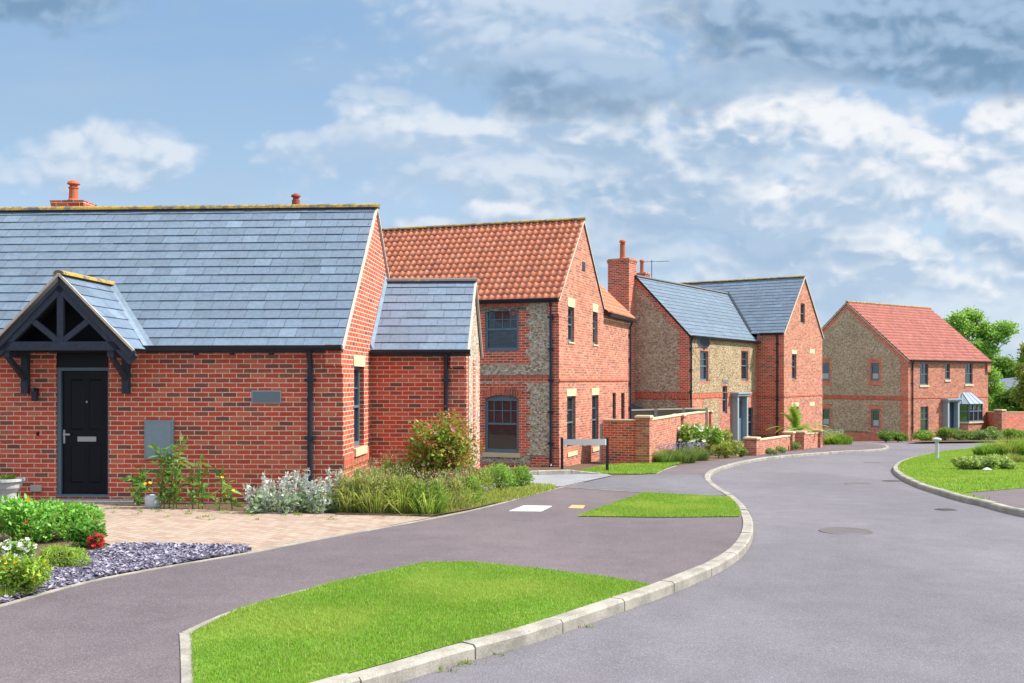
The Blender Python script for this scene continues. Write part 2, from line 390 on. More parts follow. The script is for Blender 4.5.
def _block(t, p, out):
    g = t.n('ShaderNodeNewGeometry').outputs[0]
    mp = t.n('ShaderNodeMapping'); t.put(mp.inputs[0], g); mp.inputs['Rotation'].default_value = (0, 0, R(42))
    b = t.n('ShaderNodeTexBrick', offset=.5); t.put(b.inputs['Vector'], mp.outputs[0])
    b.inputs['Color1'].default_value = (0, 0, 0, 1); b.inputs['Color2'].default_value = (1, 1, 1, 1)
    for k, v in (('Scale', 1), ('Mortar Size', .006), ('Brick Width', .2), ('Row Height', .1), ('Mortar Smooth', .3)): b.inputs[k].default_value = v
    c = t.ramp(b.outputs[0], [(0, (.34, .235, .19)), (.35, (.40, .295, .235)), (.7, (.44, .34, .275)), (1, (.36, .285, .235))])
    c = t.mix(.5, c, t.ramp(t.noise(g, 1.5, 6, .7), [(.3, (.38, .37, .37)), (.7, (.62, .62, .62))]), 'OVERLAY')
    c = t.mix(.4, c, t.ramp(t.noise(g, 60, 3, .7), [(.3, (.25, .25, .25)), (.7, (.75, .75, .75))]), 'OVERLAY')
    j = t.mix(t.sm(t.noise(g, 2.5, 5, .7), .52, .62), (.22, .18, .14), (.12, .16, .05))
    t.put(p.inputs['Base Color'], t.mix(b.outputs['Fac'], c, j)); bump(t, p, t.m('SUBTRACT', 1, b.outputs['Fac']), .5, .006)
M_block = material('block_paving', _block)
def _grass(t, p, out):
    g = t.n('ShaderNodeNewGeometry').outputs[0]
    c = t.ramp(t.noise(g, 1.3, 6, .7), [(.3, (.11, .25, .018)), (.55, (.17, .34, .03)), (.75, (.30, .40, .07))])
    c = t.mix(.5, c, t.ramp(t.noise(g, 45, 4, .75), [(.3, (.2, .2, .2)), (.7, (.8, .8, .8))]), 'OVERLAY')
    t.put(p.inputs['Base Color'], c); bump(t, p, t.noise(g, 60, 3), .8, .03)
M_grass = material('lawn_turf', _grass)
def _field(t, p, out):
    g = t.n('ShaderNodeNewGeometry').outputs[0]
    c = t.ramp(t.noise(g, .05, 6, .7), [(.3, (.07, .13, .02)), (.55, (.12, .19, .035)), (.75, (.20, .24, .07))])
    t.put(p.inputs['Base Color'], t.mix(.4, c, t.ramp(t.noise(g, 8, 5, .7), [(.3, (.25, .25, .25)), (.7, (.75, .75, .75))]), 'OVERLAY'))
M_field = material('meadow_ground', _field)
M_soil = plain('soil', (.13, .085, .055), .95, nscale=20, amp=.7, bmp=.6)

# ---------------------------------------------------------------- sheets on the ground
def sheet(name, pts, off, mat, label=None, bis=True, clip=None):
    """flat polygon (world xy) laid on the ground profile"""
    bm = bmesh.new(); vs = [bm.verts.new((p[0], p[1], 0)) for p in pts]
    es = [bm.edges.new((vs[i], vs[(i + 1) % len(vs)])) for i in range(len(vs))]
    bmesh.ops.triangle_fill(bm, use_beauty=True, edges=es, normal=(0, 0, 1))
    ys = [p[1] for p in pts]
    for k in _ks:
        if min(ys) < k < max(ys):
            bmesh.ops.bisect_plane(bm, geom=list(bm.verts) + list(bm.edges) + list(bm.faces), plane_co=(0, k, 0), plane_no=(0, 1, 0), dist=1e-5)
    for v in bm.verts: v.co.z = gz(v.co.y) + off
    bmesh.ops.recalc_face_normals(bm, faces=bm.faces)
    for f in bm.faces:
        if f.normal.z < 0: f.normal_flip()
    me = bpy.data.meshes.new(name); bm.to_mesh(me); bm.free(); me.materials.append(mat)
    o = bpy.data.objects.new(name, me); C.objects.link(o); o['kind'] = 'structure'
    if label: o['label'] = label
    return o
def smooth_line(pts, n=6):
    P = [Vector((p[0], p[1])) for p in pts]; out = []
    for i in range(len(P) - 1):
        p0 = P[max(i - 1, 0)]; p1 = P[i]; p2 = P[i + 1]; p3 = P[min(i + 2, len(P) - 1)]
        for k in range(n):
            t = k / n
            out.append(.5 * ((2 * p1) + (p2 - p0) * t + (2 * p0 - 5 * p1 + 4 * p2 - p3) * t * t + (3 * p1 - p0 - 3 * p2 + p3) * t ** 3))
    out.append(P[-1]); return out
def gl(pix, off=0): return [G(a, b, off).xy for a, b in pix]

sheet('ground', [(-1500, -35), (1500, -35), (1500, 3900), (-1500, 3900)], -.16, M_field)
# road edge, left side, read along the foot of the kerb from near to far
ROFF = -.08
kl = smooth_line(gl([(60, 800), (240, 731), (330, 703), (405, 681), (463, 663), (530, 644.5), (583, 626), (625, 611), (660, 598.5), (695, 584), (722, 571), (744, 555), (753, 537), (750, 520), (737, 503), (719, 491), (710, 481), (716, 473), (735, 466.5), (760, 461), (790, 457.5), (838, 453.5), (868, 452)], ROFF) , 5)
far_corner = smooth_line(gl([(868, 452), (884, 450.5), (889, 448), (880, 445.5), (860, 443.8), (830, 443)], ROFF), 4)
kerb_left = kl + far_corner[1:]
kr = smooth_line(gl([(1120, 530), (1024, 517), (981, 506), (971, 504), (954, 499.5), (935, 493.5), (916, 487), (899, 478), (893, 471), (898, 465), (912, 459.5), (935, 454.5), (965, 450.8), (1000, 448.3), (1060, 445.5)], ROFF), 5)
sheet('road', [(-3.5, -30), (40, -30), (60, 12), (95, 40), (95, 60.5), (10, 60.5), (4, 40), (-3.5, 12)], ROFF, M_road)
# far strip of the road in front of the end house runs on to both sides
def offset_line(line, d):
    out = []
    for i, p in enumerate(line):
        t = (line[min(i + 1, len(line) - 1)] - line[max(i - 1, 0)]).normalized(); out.append(p + Vector((-t.y, t.x)) * d)
    return out
KW = .125
kin = offset_line(kerb_left, KW)        # back of the kerb
kin_r = offset_line(kr, -KW)
land = [Vector((-300, -30)), Vector((-2.6, -30))] + kin + [Vector((-30, 56.0)), Vector((-300, 56))]
sheet('verge', land, 0, M_soil)
def kerb(name, line, line_in, drop=None, off0=ROFF, length=.9):
    """a run of kerb stones with open joints; drop(x,y) gives the upstand"""
    m = MB(); L = 0; cut = []
    for i in range(len(line) - 1):
        a, b = line[i], line[i + 1]; ai, bi = line_in[i], line_in[i + 1]; seg = (b - a).length
        n = max(1, int(math.ceil(seg / .3)))
        for k in range(n):
            t0, t1 = k / n, (k + 1) / n; s0, s1 = L + seg * t0, L + seg * t1
            j = int(s0 / length) != int(s1 / length)
            if j: t1 -= .013 / seg
            p0, p1, q0, q1 = a.lerp(b, t0), a.lerp(b, t1), ai.lerp(bi, t0), ai.lerp(bi, t1)
            jj = math.sin(int((s0 + 1e-6) / length) * 12.9898) * 43758.5453; jj = (jj - math.floor(jj) - .5) * .010
            u0, u1 = drop(p0) + jj, drop(p1) + jj
            def c(p, z): return (p.x, p.y, gz(p.y) + z)
            bt = .018; pi0 = p0.lerp(q0, .16); pi1 = p1.lerp(q1, .16)
            A = [c(p0, off0 - .05), c(p0, off0 + u0 - bt), c(pi0, off0 + u0), c(q0, off0 + u0), c(q0, off0 - .05)]
            B = [c(p1, off0 - .05), c(p1, off0 + u1 - bt), c(pi1, off0 + u1), c(q1, off0 + u1), c(q1, off0 - .05)]
            m.hull(A, B)
        L += seg
    o = m.build(name, M_kerb); o['kind'] = 'structure'; return o
def drop_left(p):
    # full upstand, lowered where the drives cross
    y = p.y; u = .094
    for c, w in ((10.6, 2.2), (20.5, 2.5), (37, 3)):
        pass
    return u
kerb('kerb', kerb_left, kin, drop_left)
kerb('kerb', kr, kin_r, lambda p: .094)
# right hand island: soil below, lawn on top
isl = [p for p in kin_r] + [Vector((60, 47)), Vector((60, 14))]
sheet('island_ground', isl, 0, M_soil)
isl_lawn = kin_r[9:] + [Vector((60, 44.5)), Vector((60, 30))] + gl([(1100, 484), (1024, 488), (962, 493)])
sheet('lawn', isl_lawn, .006, M_grass)
sheet('pavement', gl([(958, 494), (1024, 488.6), (1130, 484)]) + [G(1130, 531).xy] + [Vector(p) for p in kin_r[1:14]], .004, M_pave)
# the left side pavement
PAVE = gl([(0, 607), (105, 579), (250, 553.5), (300, 543.5), (440, 517.5), (500, 504), (562, 487), (610, 476), (656, 474), (672, 467), (700, 462.5), (735, 458), (765, 454), (800, 450.5), (820, 447.8), (829, 445)])
near = gl([(-400, 690), ]) 
pave = [Vector((-12, -25)), Vector((-2.7, -25)), Vector((-2.1, 2.2))] + kin[1:] + [Vector((18, 54.5)), Vector((21, 53))] + PAVE[::-1] + [Vector((-9, 7.2))]
kin_end = len(kin)
pave = [Vector((-12, -25)), Vector((-2.7, -25))] + kin[:-1] + PAVE[::-1] + gl([(-200, 640)]) + [Vector((-12, 6))]
sheet('pavement', pave, .004, M_pave)
# lawn in the foreground, small lawn by the drive, strip by the garden wall
def near_kin(i0, i1): return kin[i0:i1]
L1_edge = [(195, 690), (191.5, 636), (240, 611), (330, 585), (425, 564), (470, 563.5), (540, 570.5), (600, 578), (650, 586.5)]
k1 = [p for p in kin if p.y < G(650, 586.5).y and p.y > 3.2]
L1 = gl([(198, 760)]) + gl(L1_edge) + k1[::-1]
sheet('lawn', L1, .014, M_grass)
L2 = gl([(578, 517), (610, 506), (645, 493.5), (712, 497.5)]) + [p for p in kin if G(0, 516.5).y < p.y < G(0, 497.5).y][::-1] + gl([(739, 517.3), (660, 518)])
sheet('lawn', L2, .014, M_grass)
L3 = gl([(575, 472.5), (606, 466), (652, 462.5), (690, 461.5), (672, 466), (656, 474), (640, 474.6), (600, 474.2)])
sheet('lawn', L3, .018, M_grass)
# drive of the second house
sheet('driveway', gl([(420, 480), (560, 472.6), (607, 474.8), (612, 476.4), (562, 487.4), (480, 492), (400, 495)]), .022, M_drive)
M_cross = asphalt('crossing_asphalt', (.165, .160, .182), (.130, .126, .144))
sheet('road', gl([(566, 487.6), (612, 476.4), (656, 474.9), (700, 475.3)]) + [p for p in kin if G(0, 496.5).y < p.y < G(0, 478).y][::-1] + gl([(712, 496.3), (645, 492.8), (606, 490.3)]), .009, M_cross)
mm_ = MB()
def edging(m, pix, w=.05, h=.03):
    h = .012
    pts = smooth_line([p.xy for p in [G(a, b) for a, b in pix]], 4)
    A = offset_line(pts, w / 2); B = offset_line(pts, -w / 2)
    for i in range(len(pts) - 1):
        n = max(1, int((pts[i + 1] - pts[i]).length / .5))
        for k in range(n):
            a0, a1 = A[i].lerp(A[i + 1], k / n), A[i].lerp(A[i + 1], (k + 1) / n); b0, b1 = B[i].lerp(B[i + 1], k / n), B[i].lerp(B[i + 1], (k + 1) / n)
            c = lambda p, z: (p.x, p.y, gz(p.y) + z)
            m.hull([c(a0, -.02), c(a0, h), c(b0, h), c(b0, -.02)], [c(a1, -.02), c(a1, h), c(b1, h), c(b1, -.02)])
edging(mm_, [(-60, 623), (0, 607), (105, 579), (250, 553.5), (300, 543.5), (440, 517.5), (500, 504), (562, 487.4), (610, 476)], .055, .026)
edging(mm_, [(186, 634), (188, 660), (190, 700), (193, 760)], .085, .03)
edging(mm_, [(185, 634), (240, 610.5), (330, 585), (400, 569)], .05, .022)
edging(mm_, [(656, 474), (664, 470), (676, 466)], .06, .026)
edging(mm_, [(566, 488), (606, 490.6), (643, 493.2)], .05)
o = mm_.build('path_edging', M_kerb); o['kind'] = 'structure'
# block paving before the first house and the slate bed
sheet('block_paving', gl([(40, 520), (75, 504), (240, 512), (330, 514.5), (434, 517.6), (300, 543.6), (250, 553), (120, 549)]) , .010, M_block)
SB = gl([(0, 604), (105, 577), (250, 552), (246, 547.8), (140, 546), (118, 546.5), (88, 556), (50, 570), (0, 590), (-60, 606), (-60, 620)])
sheet('slate_bed', SB, .012, plain('bed_liner', (.12, .11, .14), .9, nscale=30, amp=.6))

# ---------------------------------------------------------------- house helpers
class House:
    def __init__(s, name, corner, rot, hb, label, cat='house'):
        s.c = Vector((corner[0], corner[1], CZ - hb)); s.rot = rot
        s.e = empty(name, s.c, rot, label, cat); s.M = Matrix.Translation(s.c) @ Matrix.Rotation(rot, 4, 'Z'); s.I = s.M.inverted()
    def hit(s, side, pos, px, py):
        o = s.I @ Vector((0, 0, CZ)); d = (s.I.to_3x3() @ Vector(((px - 512) / 1000, 1, (380 - py) / 1000)))
        t = (pos - o.y) / d.y if side == 'F' else (pos - o.x) / d.x
        p = o + d * t
        return (p.x if side == 'F' else p.y), p.z
    def rect(s, side, pos, x0, x1, y0, y1):
        """rectangle on a wall from pixel extents (x0,x1 columns; y0,y1 rows read at the middle column)"""
        a = s.hit(side, pos, x0, y0)[0]; b = s.hit(side, pos, x1, y0)[0]; xm = (x0 + x1) / 2
        z1 = s.hit(side, pos, xm, y0)[1]; z0 = s.hit(side, pos, xm, y1)[1]
        return min(a, b), max(a, b), z0, z1
class Fr:
    """frame of a wall: side F (outward -y), R (outward +x), L (outward -x), B (outward +y)"""
    def __init__(s, side, pos): s.s, s.p = side, pos
    def P(s, u, n, z):
        return {'F': (u, s.p - n, z), 'B': (u, s.p + n, z), 'R': (s.p + n, u, z), 'L': (s.p - n, u, z)}[s.s]
    def box(s, m, u0, u1, n0, n1, z0, z1):
        a = s.P(u0, n0, z0); b = s.P(u1, n1, z1); return m.box(a[0], b[0], a[1], b[1], a[2], b[2])
def rectp(u0, u1, z0, z1, arch=0):
    if not arch: return [(u0, z0), (u1, z0), (u1, z1), (u0, z1)]
    pts = [(u0, z0), (u1, z0)]
    for k in range(9):
        a = k / 8; pts.append((u1 + (u0 - u1) * a, z1 - arch + arch * 4 * a * (1 - a)))
    return pts
def wall(m, fr, outline, holes=(), reveal=.12, proud=0.0, thick=0):
    bm = bmesh.new(); edges = []
    for loop in [outline] + list(holes):
        vs = [bm.verts.new((u, z, 0)) for u, z in loop]
        edges += [bm.edges.new((vs[i], vs[(i + 1) % len(vs)])) for i in range(len(vs))]
    bmesh.ops.triangle_fill(bm, use_beauty=True, edges=edges, normal=(0, 0, 1))
    mp = {}
    for v in bm.verts: mp[v] = m.bm.verts.new(fr.P(v.co.x, proud, v.co.y))
    for f in bm.faces:
        nf = m.bm.faces.new([mp[v] for v in f.verts]); nf.material_index = m.mi
    bm.free()
    if thick:
        for loop in [outline] + list(holes):
            for i in range(len(loop)):
                a, b = loop[i], loop[(i + 1) % len(loop)]
                m.face([fr.P(a[0], proud, a[1]), fr.P(b[0], proud, b[1]), fr.P(b[0], proud - thick, b[1]), fr.P(a[0], proud - thick, a[1])])
    elif reveal:
        for loop in holes:
            for i in range(len(loop)):
                a, b = loop[i], loop[(i + 1) % len(loop)]
                m.face([fr.P(a[0], 0, a[1]), fr.P(b[0], 0, b[1]), fr.P(b[0], -reveal - .06, b[1]), fr.P(a[0], -reveal - .06, a[1])])
def toothed(u0, u1, z0, z1, amp=.11, step=.225, tl=True, tr=True, sign=1):
    """rectangle with keyed brick edges"""
    pts = []; n = max(1, int(round((z1 - z0) / step)));
    zs = [z0 + (z1 - z0) * k / n for k in range(n + 1)]
    for k in range(n):
        d = amp * sign if (k % 2 and tr) else 0
        pts += [(u1 - d, zs[k]), (u1 - d, zs[k + 1])]
    for k in reversed(range(n)):
        d = amp * sign if (k % 2 and tl) else 0
        pts += [(u0 + d, zs[k + 1]), (u0 + d, zs[k])]
    out = []
    for p in pts:
        if not out or (abs(out[-1][0] - p[0]) + abs(out[-1][1] - p[1])) > 1e-6: out.append(p)
    # drop collinear duplicates
    return out
def window(h, fr, r, cols=2, rows=2, split=.5, sill=True, lintel=None, arch=0, recess=.09, fmat=None, fw=.055, sillmat=None, bars_low=False, label=None, curtain=False, sash=True):
    u0, u1, z0, z1 = r; fmat = fmat or M_frame; m = MB(); fw = min(fw, (u1 - u0) * .16); d0, d1 = -recess - .06, -recess
    fr.box(m, u0, u0 + fw, d0, d1, z0, z1 - (arch * .0)); fr.box(m, u1 - fw, u1, d0, d1, z0, z1)
    fr.box(m, u0 + fw, u1 - fw, d0, d1 - .002, z0, z0 + fw * 1.4)
    if arch:
        q = rectp(u0 + fw, u1 - fw, z1 - arch * .9 - fw * 1.1, z1, arch)
        m.hull([fr.P(u, d0 - .002, z) for u, z in q], [fr.P(u, d1 - .002, z) for u, z in q])
    else: fr.box(m, u0 + fw, u1 - fw, d0, d1 - .002, z1 - fw, z1)
    zm = z0 + (z1 - z0) * split; b = .011 if (u1 - u0) > .35 else .008
    if sash: fr.box(m, u0 + fw, u1 - fw, d0 + .005, d1 + .012, zm - fw * .35, zm + fw * .35)
    for k in range(1, cols):
        uu = u0 + (u1 - u0) * k / cols
        fr.box(m, uu - b, uu + b, d0 + .01, d1 - .018, zm if not bars_low else z0 + fw, z1 - fw * .6)
    for k in range(1, rows):
        zz = zm + (z1 - fw - zm) * k / rows
        fr.box(m, u0 + fw, u1 - fw, d0 + .012, d1 - .02, zz - b, zz + b)
        if bars_low:
            zz = z0 + (zm - z0) * k / rows; fr.box(m, u0 + fw, u1 - fw, d0 + .012, d1 - .02, zz - b, zz + b)
    w = m.build('window', fmat, h.e)
    if label: w['label'] = label
    m = MB(); fr.box(m, u0 + .004, u1 - .004, d0 - .03, d0 + .02, z0 + .004, z1 - .004); m.build('pane', M_glass, w)
    if curtain:
        m = MB(); fr.box(m, u0 + fw, u1 - fw, d0 + .021, d0 + .0235, z0 + fw, zm - fw); m.build('net_curtain', M_curtain, w)
    if sill:
        m = MB(); e = min(.06, (u1 - u0) * .12)
        if sillmat is None: fr.box(m, u0 - e, u1 + e, -recess, .05, z0 - .13, z0 - .002)
        else: fr.box(m, u0, u1, -recess, .03, z0 - .045, z0 - .002)
        m.build('sill', sillmat or M_stone, w)
    if lintel:
        m = MB(); uc = (u0 + u1) / 2; e = min(.08, (u1 - u0) * .12); g = .004; ft = .04
        for s in (-1, 1):
            q = [(uc + s * g, z1), (uc + s * ((u1 - u0) / 2 + e * .4), z1), (uc + s * ((u1 - u0) / 2 + e), z1 + lintel), (uc + s * g, z1 + lintel)]
            m.hull([fr.P(u, -.06, z) for u, z in q], [fr.P(u, .012, z) for u, z in q])
        m.build('lintel', M_stone, w)
    return w
rng = np.random.default_rng(5)
def slates(parent, P0, e, s, L, S, gauge=.225, width=.32, name='roof_slope', tone=1.0, seed=1, cols=None, skip=None):
    """P0 eave corner, e unit along the eave, s unit up the slope; individual lapped slates over a slab"""
    rg = np.random.default_rng(seed); P0 = np.array(P0, float); e = np.array(e, float); s = np.array(s, float); n = np.cross(e, s); n /= np.linalg.norm(n)
    if n[2] < 0: n = -n
    V, F, K = [], [], []; rows = int(math.ceil(S / gauge)); base = np.array([.142, .198, .272]) * tone
    for k in range(rows):
        a0 = k * gauge; a1 = min(a0 + gauge * 1.25, S); x = -(rg.random() * .5 + (k % 2) * .5) * width
        rowt = 1 + rg.normal() * .04
        while x < L:
            w = width * (1 + rg.normal() * .03); x0 = max(0, x + .002); x1 = min(L, x + w - .002); x += w
            if x1 - x0 < .02: continue
            if skip and skip((x0 + x1) / 2, a0): continue
            t = rg.random(); c = base * rowt * (.92 + .14 * rg.random())
            if t > .95: c = c * 1.14 + .005
            if t < .05: c = c * .86
            c = c * (1 + rg.normal(size=3) * .012)
            j = rg.normal() * .0015
            z0, z1, th = .028 + j, .010, .020
            q = [P0 + e * x0 + s * a0 + n * z0, P0 + e * x1 + s * a0 + n * z0, P0 + e * x1 + s * a1 + n * z1, P0 + e * x0 + s * a1 + n * z1,
                 P0 + e * x0 + s * a0 + n * z0, P0 + e * x1 + s * a0 + n * z0, P0 + e * x0 + s * (a0 + .004) + n * (z0 - th), P0 + e * x1 + s * (a0 + .004) + n * (z0 - th)]
            b = len(V); V += q; K += [c] * 4 + [c * .5] * 4      # slate edges darkened: shade line of each course put into the colour
            F += [(b, b + 1, b + 2, b + 3), (b + 6, b + 7, b + 5, b + 4)]
    # slab
    b = len(V); c0 = np.array([.06, .06, .065])
    for zz in (.004, -.06): V += [P0 + n * zz, P0 + e * L + n * zz, P0 + e * L + s * S + n * zz, P0 + s * S + n * zz]
    K += [c0] * 8
    F += [(b, b + 1, b + 2, b + 3), (b + 4, b + 5, b + 6, b + 7), (b, b + 1, b + 5, b + 4), (b + 1, b + 2, b + 6, b + 5), (b + 2, b + 3, b + 7, b + 6), (b + 3, b, b + 4, b + 7)]
    return raw_mesh(name, np.array(V), np.array(F), np.array(K), M_slate, parent)
def pantiles(parent, P0, e, s, L, S, gauge=.26, width=.205, name='roof_slope', base=(.63, .225, .13), seed=1):
    rg = np.random.default_rng(seed); P0 = np.array(P0, float); e = np.array(e, float); s = np.array(s, float); n = np.cross(e, s); n /= np.linalg.norm(n)
    if n[2] < 0: n = -n
    V, F, K = [], [], []; rows = int(math.ceil(S / gauge)); nc = int(round(L / width)); width = L / nc; base = np.array(base)
    prof = [(0, .010), (.12, .0), (.28, -.004), (.44, .004), (.56, .022), (.68, .044), (.80, .052), (.91, .040), (1.0, .012)]
    for k in range(rows):
        a0 = k * gauge; a1 = min(a0 + gauge * 1.12, S)
        for i in range(nc):
            c = base * (.88 + .22 * rg.random()); t = rg.random()
            if t > .90: c = c * np.array([1.05, 1.18, 1.25])
            if t < .08: c = c * np.array([.78, .8, .9])
            b = len(V); j = rg.normal() * .003
            for (f, z) in prof:
                x = (i + f) * width
                V += [P0 + e * x + s * a0 + n * (z + .030 + j - .018), P0 + e * x + s * a0 + n * (z + .030 + j), P0 + e * x + s * a1 + n * (z + .004)]
                K += [c, c, c]
            for q in range(len(prof) - 1):
                o = b + 3 * q
                F += [(o, o + 3, o + 4, o + 1), (o + 1, o + 4, o + 5, o + 2)]
    b = len(V); c0 = np.array([.10, .05, .04])
    for zz in (-.006, -.07): V += [P0 + n * zz, P0 + e * L + n * zz, P0 + e * L + s * S + n * zz, P0 + s * S + n * zz]
    K += [c0] * 8
    F += [(b, b + 1, b + 2, b + 3), (b + 4, b + 5, b + 6, b + 7), (b, b + 1, b + 5, b + 4), (b + 1, b + 2, b + 6, b + 5), (b + 2, b + 3, b + 7, b + 6), (b + 3, b, b + 4, b + 7)]
    return raw_mesh(name, np.array(V), np.array(F), np.array(K), M_pan, parent)
def ridge(parent, a, b, mat, r=.10, tile=.45):
    a, b = Vector(a), Vector(b); d = (b - a); L = d.length; d.normalize(); side = d.cross(Vector((0, 0, 1))).normalized(); m = MB(); n = int(round(L / tile))
    for i in range(n):
        p0 = a + d * (L * i / n); p1 = a + d * (L * (i + 1) / n + .02); k0, k1 = 1.0, 1.08 if i % 1 == 0 else 1
        A, B = [], []
        for j in range(7):
            t = math.pi * j / 6; A.append(p0 + side * r * math.cos(t) * 1.0 + Vector((0, 0, r * .75 * math.sin(t) - .03))); B.append(p1 + side * r * 1.1 * math.cos(t) + Vector((0, 0, r * .84 * math.sin(t) - .03)))
        m.hull(A, B)
    return m.build('ridge_tiles', mat, parent)
def verge(parent, pts_list, th=.035, w=.05):
    m = MB()
    for a, b in pts_list: m.beam(a, b, w, th)
    return m.build('verge', M_mortar, parent)
def gutter(h, a, b, out, brackets=True):
    """half-round gutter with a fascia from a to b, out = outward unit"""
    a, b, out = Vector(a), Vector(b), Vector(out); m = MB(); d = (b - a).normalized()
    A, B = [], []
    for k in range(7):
        t = math.pi + math.pi * k / 6; v = out * .065 * math.cos(t) + Vector((0, 0, .085 * math.sin(t) + .012)); A.append(a + v); B.append(b + v)
    m.hull(A, B); g = m.build('gutter', M_gut, h.e)
    m = MB(); z = Vector((0, 0, 1)); p = -out * .062
    m.hull([a + p, a + p - out * .02, a + p - out * .02 - z * .10, a + p - z * .10], [b + p, b + p - out * .02, b + p - out * .02 - z * .10, b + p - z * .10])
    m.build('fascia', M_navy, h.e); return g
def downpipe(h, fr, u, z0, z1, r=.042):
    m = MB(); m.tube([fr.P(u, .14, z1), fr.P(u, .12, z1 - .08), fr.P(u, .06, z1 - .22), fr.P(u, .06, z0 + .1), fr.P(u, .13, z0)], r, 10)
    z = z1 - .5
    while z > z0 + .3: fr.box(m, u - r * 1.8, u + r * 1.8, 0, .06 + r * 1.15, z - .025, z + .025); z -= .9
    return m.build('downpipe', M_gut, h.e, smooth=False)
def gable_pts(y0, y1, zb, ze, zr): return [(y0, zb), (y1, zb), (y1, ze), ((y0 + y1) / 2, zr), (y0, ze)]

# ================================================================ HOUSE 1 (slate bungalow)
H1 = House('brick_bungalow', (-2.636, 15.6), -math.atan(.053), 1.92, 'long single-storey red brick bungalow with grey slate roof and gabled porch')
W1, HW = 5.40, 2.70; EZ, RZ = 2.50, 5.04; LX = -13.0
fF, fR = Fr('F', 0), Fr('R', 0)
door = H1.rect('F', 0, 56, 108.6, 349, 496.5)
sidew = H1.rect('R', 0, 354, 364, 366.5, 447)
m = MB()
wall(m, fF, [(LX, -.6), (0, -.6), (0, EZ), (LX, EZ)], [rectp(door[0], door[1], door[2], door[3])], .16)
wall(m, fR, gable_pts(0, W1, -.6, EZ, RZ - .03), [rectp(*sidew)], .1)
wall(m, Fr('B', W1), [(LX, -.6), (0, -.6), (0, EZ), (LX, EZ)])
wall(m, Fr('L', LX), gable_pts(0, W1, -.6, EZ, RZ - .03))
m.build('wall', M_brick, H1.e)
s45 = Vector((0, HW + .12, RZ - EZ + .12)).normalized()
dz = .12 * (RZ - EZ) / HW; SL = math.hypot(HW + .12, RZ - EZ + dz)
s45 = Vector((0, HW + .12, RZ - EZ + dz)).normalized()
OV = .0
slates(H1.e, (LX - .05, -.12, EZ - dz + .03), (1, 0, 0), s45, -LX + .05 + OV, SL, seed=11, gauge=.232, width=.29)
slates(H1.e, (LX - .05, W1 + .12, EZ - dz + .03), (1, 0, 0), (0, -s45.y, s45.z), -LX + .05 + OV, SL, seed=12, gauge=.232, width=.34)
ridge(H1.e, (LX, HW, RZ + .06), (.04, HW, RZ + .06), M_ridge)
verge(H1.e, [((.017, -.12, EZ - dz + .005), (.017, HW, RZ + .02)), ((.017, W1 + .12, EZ - dz + .005), (.017, HW, RZ + .02))], .05, .03)
gutter(H1, (H1.rect('F', -.1, 130, 140, 340, 350)[0], -.17, EZ - .055), (.02, -.17, EZ - .055), (0, -1, 0))
gutter(H1, (LX, -.17, EZ - .055), (-5.35, -.17, EZ - .055), (0, -1, 0))
dpx = H1.hit('F', 0, 311, 400)[0]
downpipe(H1, fF, dpx, .05, EZ - .08)
# kneeler at the corner, gutter brackets
m = MB(); fF.box(m, -.26, .0015, .003, .11, EZ - .36, EZ - .03); fF.box(m, -.26, .0015, .003, .055, EZ - .48, EZ - .36); m.build('kneeler', M_brick, H1.e)
for px in (197, 233, 272):
    u = H1.hit('F', 0, px, 350)[0]; m = MB(); fF.box(m, u - .025, u + .025, 0, .10, EZ - .19, EZ - .13); m.build('gutter_bracket', M_gut, H1.e)
# plinth soldier course on the side
m = MB(); fR.box(m, 0, W1, 0.002, .016, .52, .735); m.build('plinth_course', M_sold, H1.e)
window(H1, fR, sidew, 2, 2, .5, True, .19, recess=.08)
# plaque, meter box, vent, wall light
def wallbox(h, fr, name, r, th, mat, bev=.004, lab=None):
    m = MB(); fr.box(m, r[0], r[1], 0, th, r[2], r[3]); o = m.build(name, mat, h.e, bevel=bev)
    if lab: o['label'] = lab
    return o
mb = wallbox(H1, fF, 'meter_box', H1.rect('F', 0, 145.5, 174.5, 420, 459), .05, M_box)
r = H1.rect('F', 0, 147.5, 172.5, 422, 457); m = MB(); fF.box(m, r[0], r[1], .051, .062, r[2], r[3]); m.build('lid', M_box, mb, bevel=.003)
pq = wallbox(H1, fF, 'plaque', H1.rect('F', 0, 252, 281.5, 390.5, 403.5), .02, plain('pale_edge', (.4, .43, .45), .6))
r = H1.rect('F', 0, 253, 280.5, 391.6, 402.4); m = MB(); fF.box(m, r[0], r[1], .021, .026, r[2], r[3]); m.build('plate', M_plaq, pq)
wallbox(H1, fF, 'vent_cover', H1.rect('F', 0, 31, 42, 485, 491.5), .03, plain('pale_vent', (.5, .47, .43), .7))
m = MB(); u, z = H1.hit('F', 0, 37, 394); m.lathe(fF.P(u, .07, z), [(.03, -.11), (.048, -.10), (.05, .04), (.035, .07), (.02, .10)], 12); fF.box(m, u - .03, u + .03, 0, .06, z - .02, z + .09); m.build('wall_light', M_gut, H1.e)
wallbox(H1, fF, 'doorbell', H1.rect('F', 0, 37, 39, 432, 435.5), .02, M_black, 0)
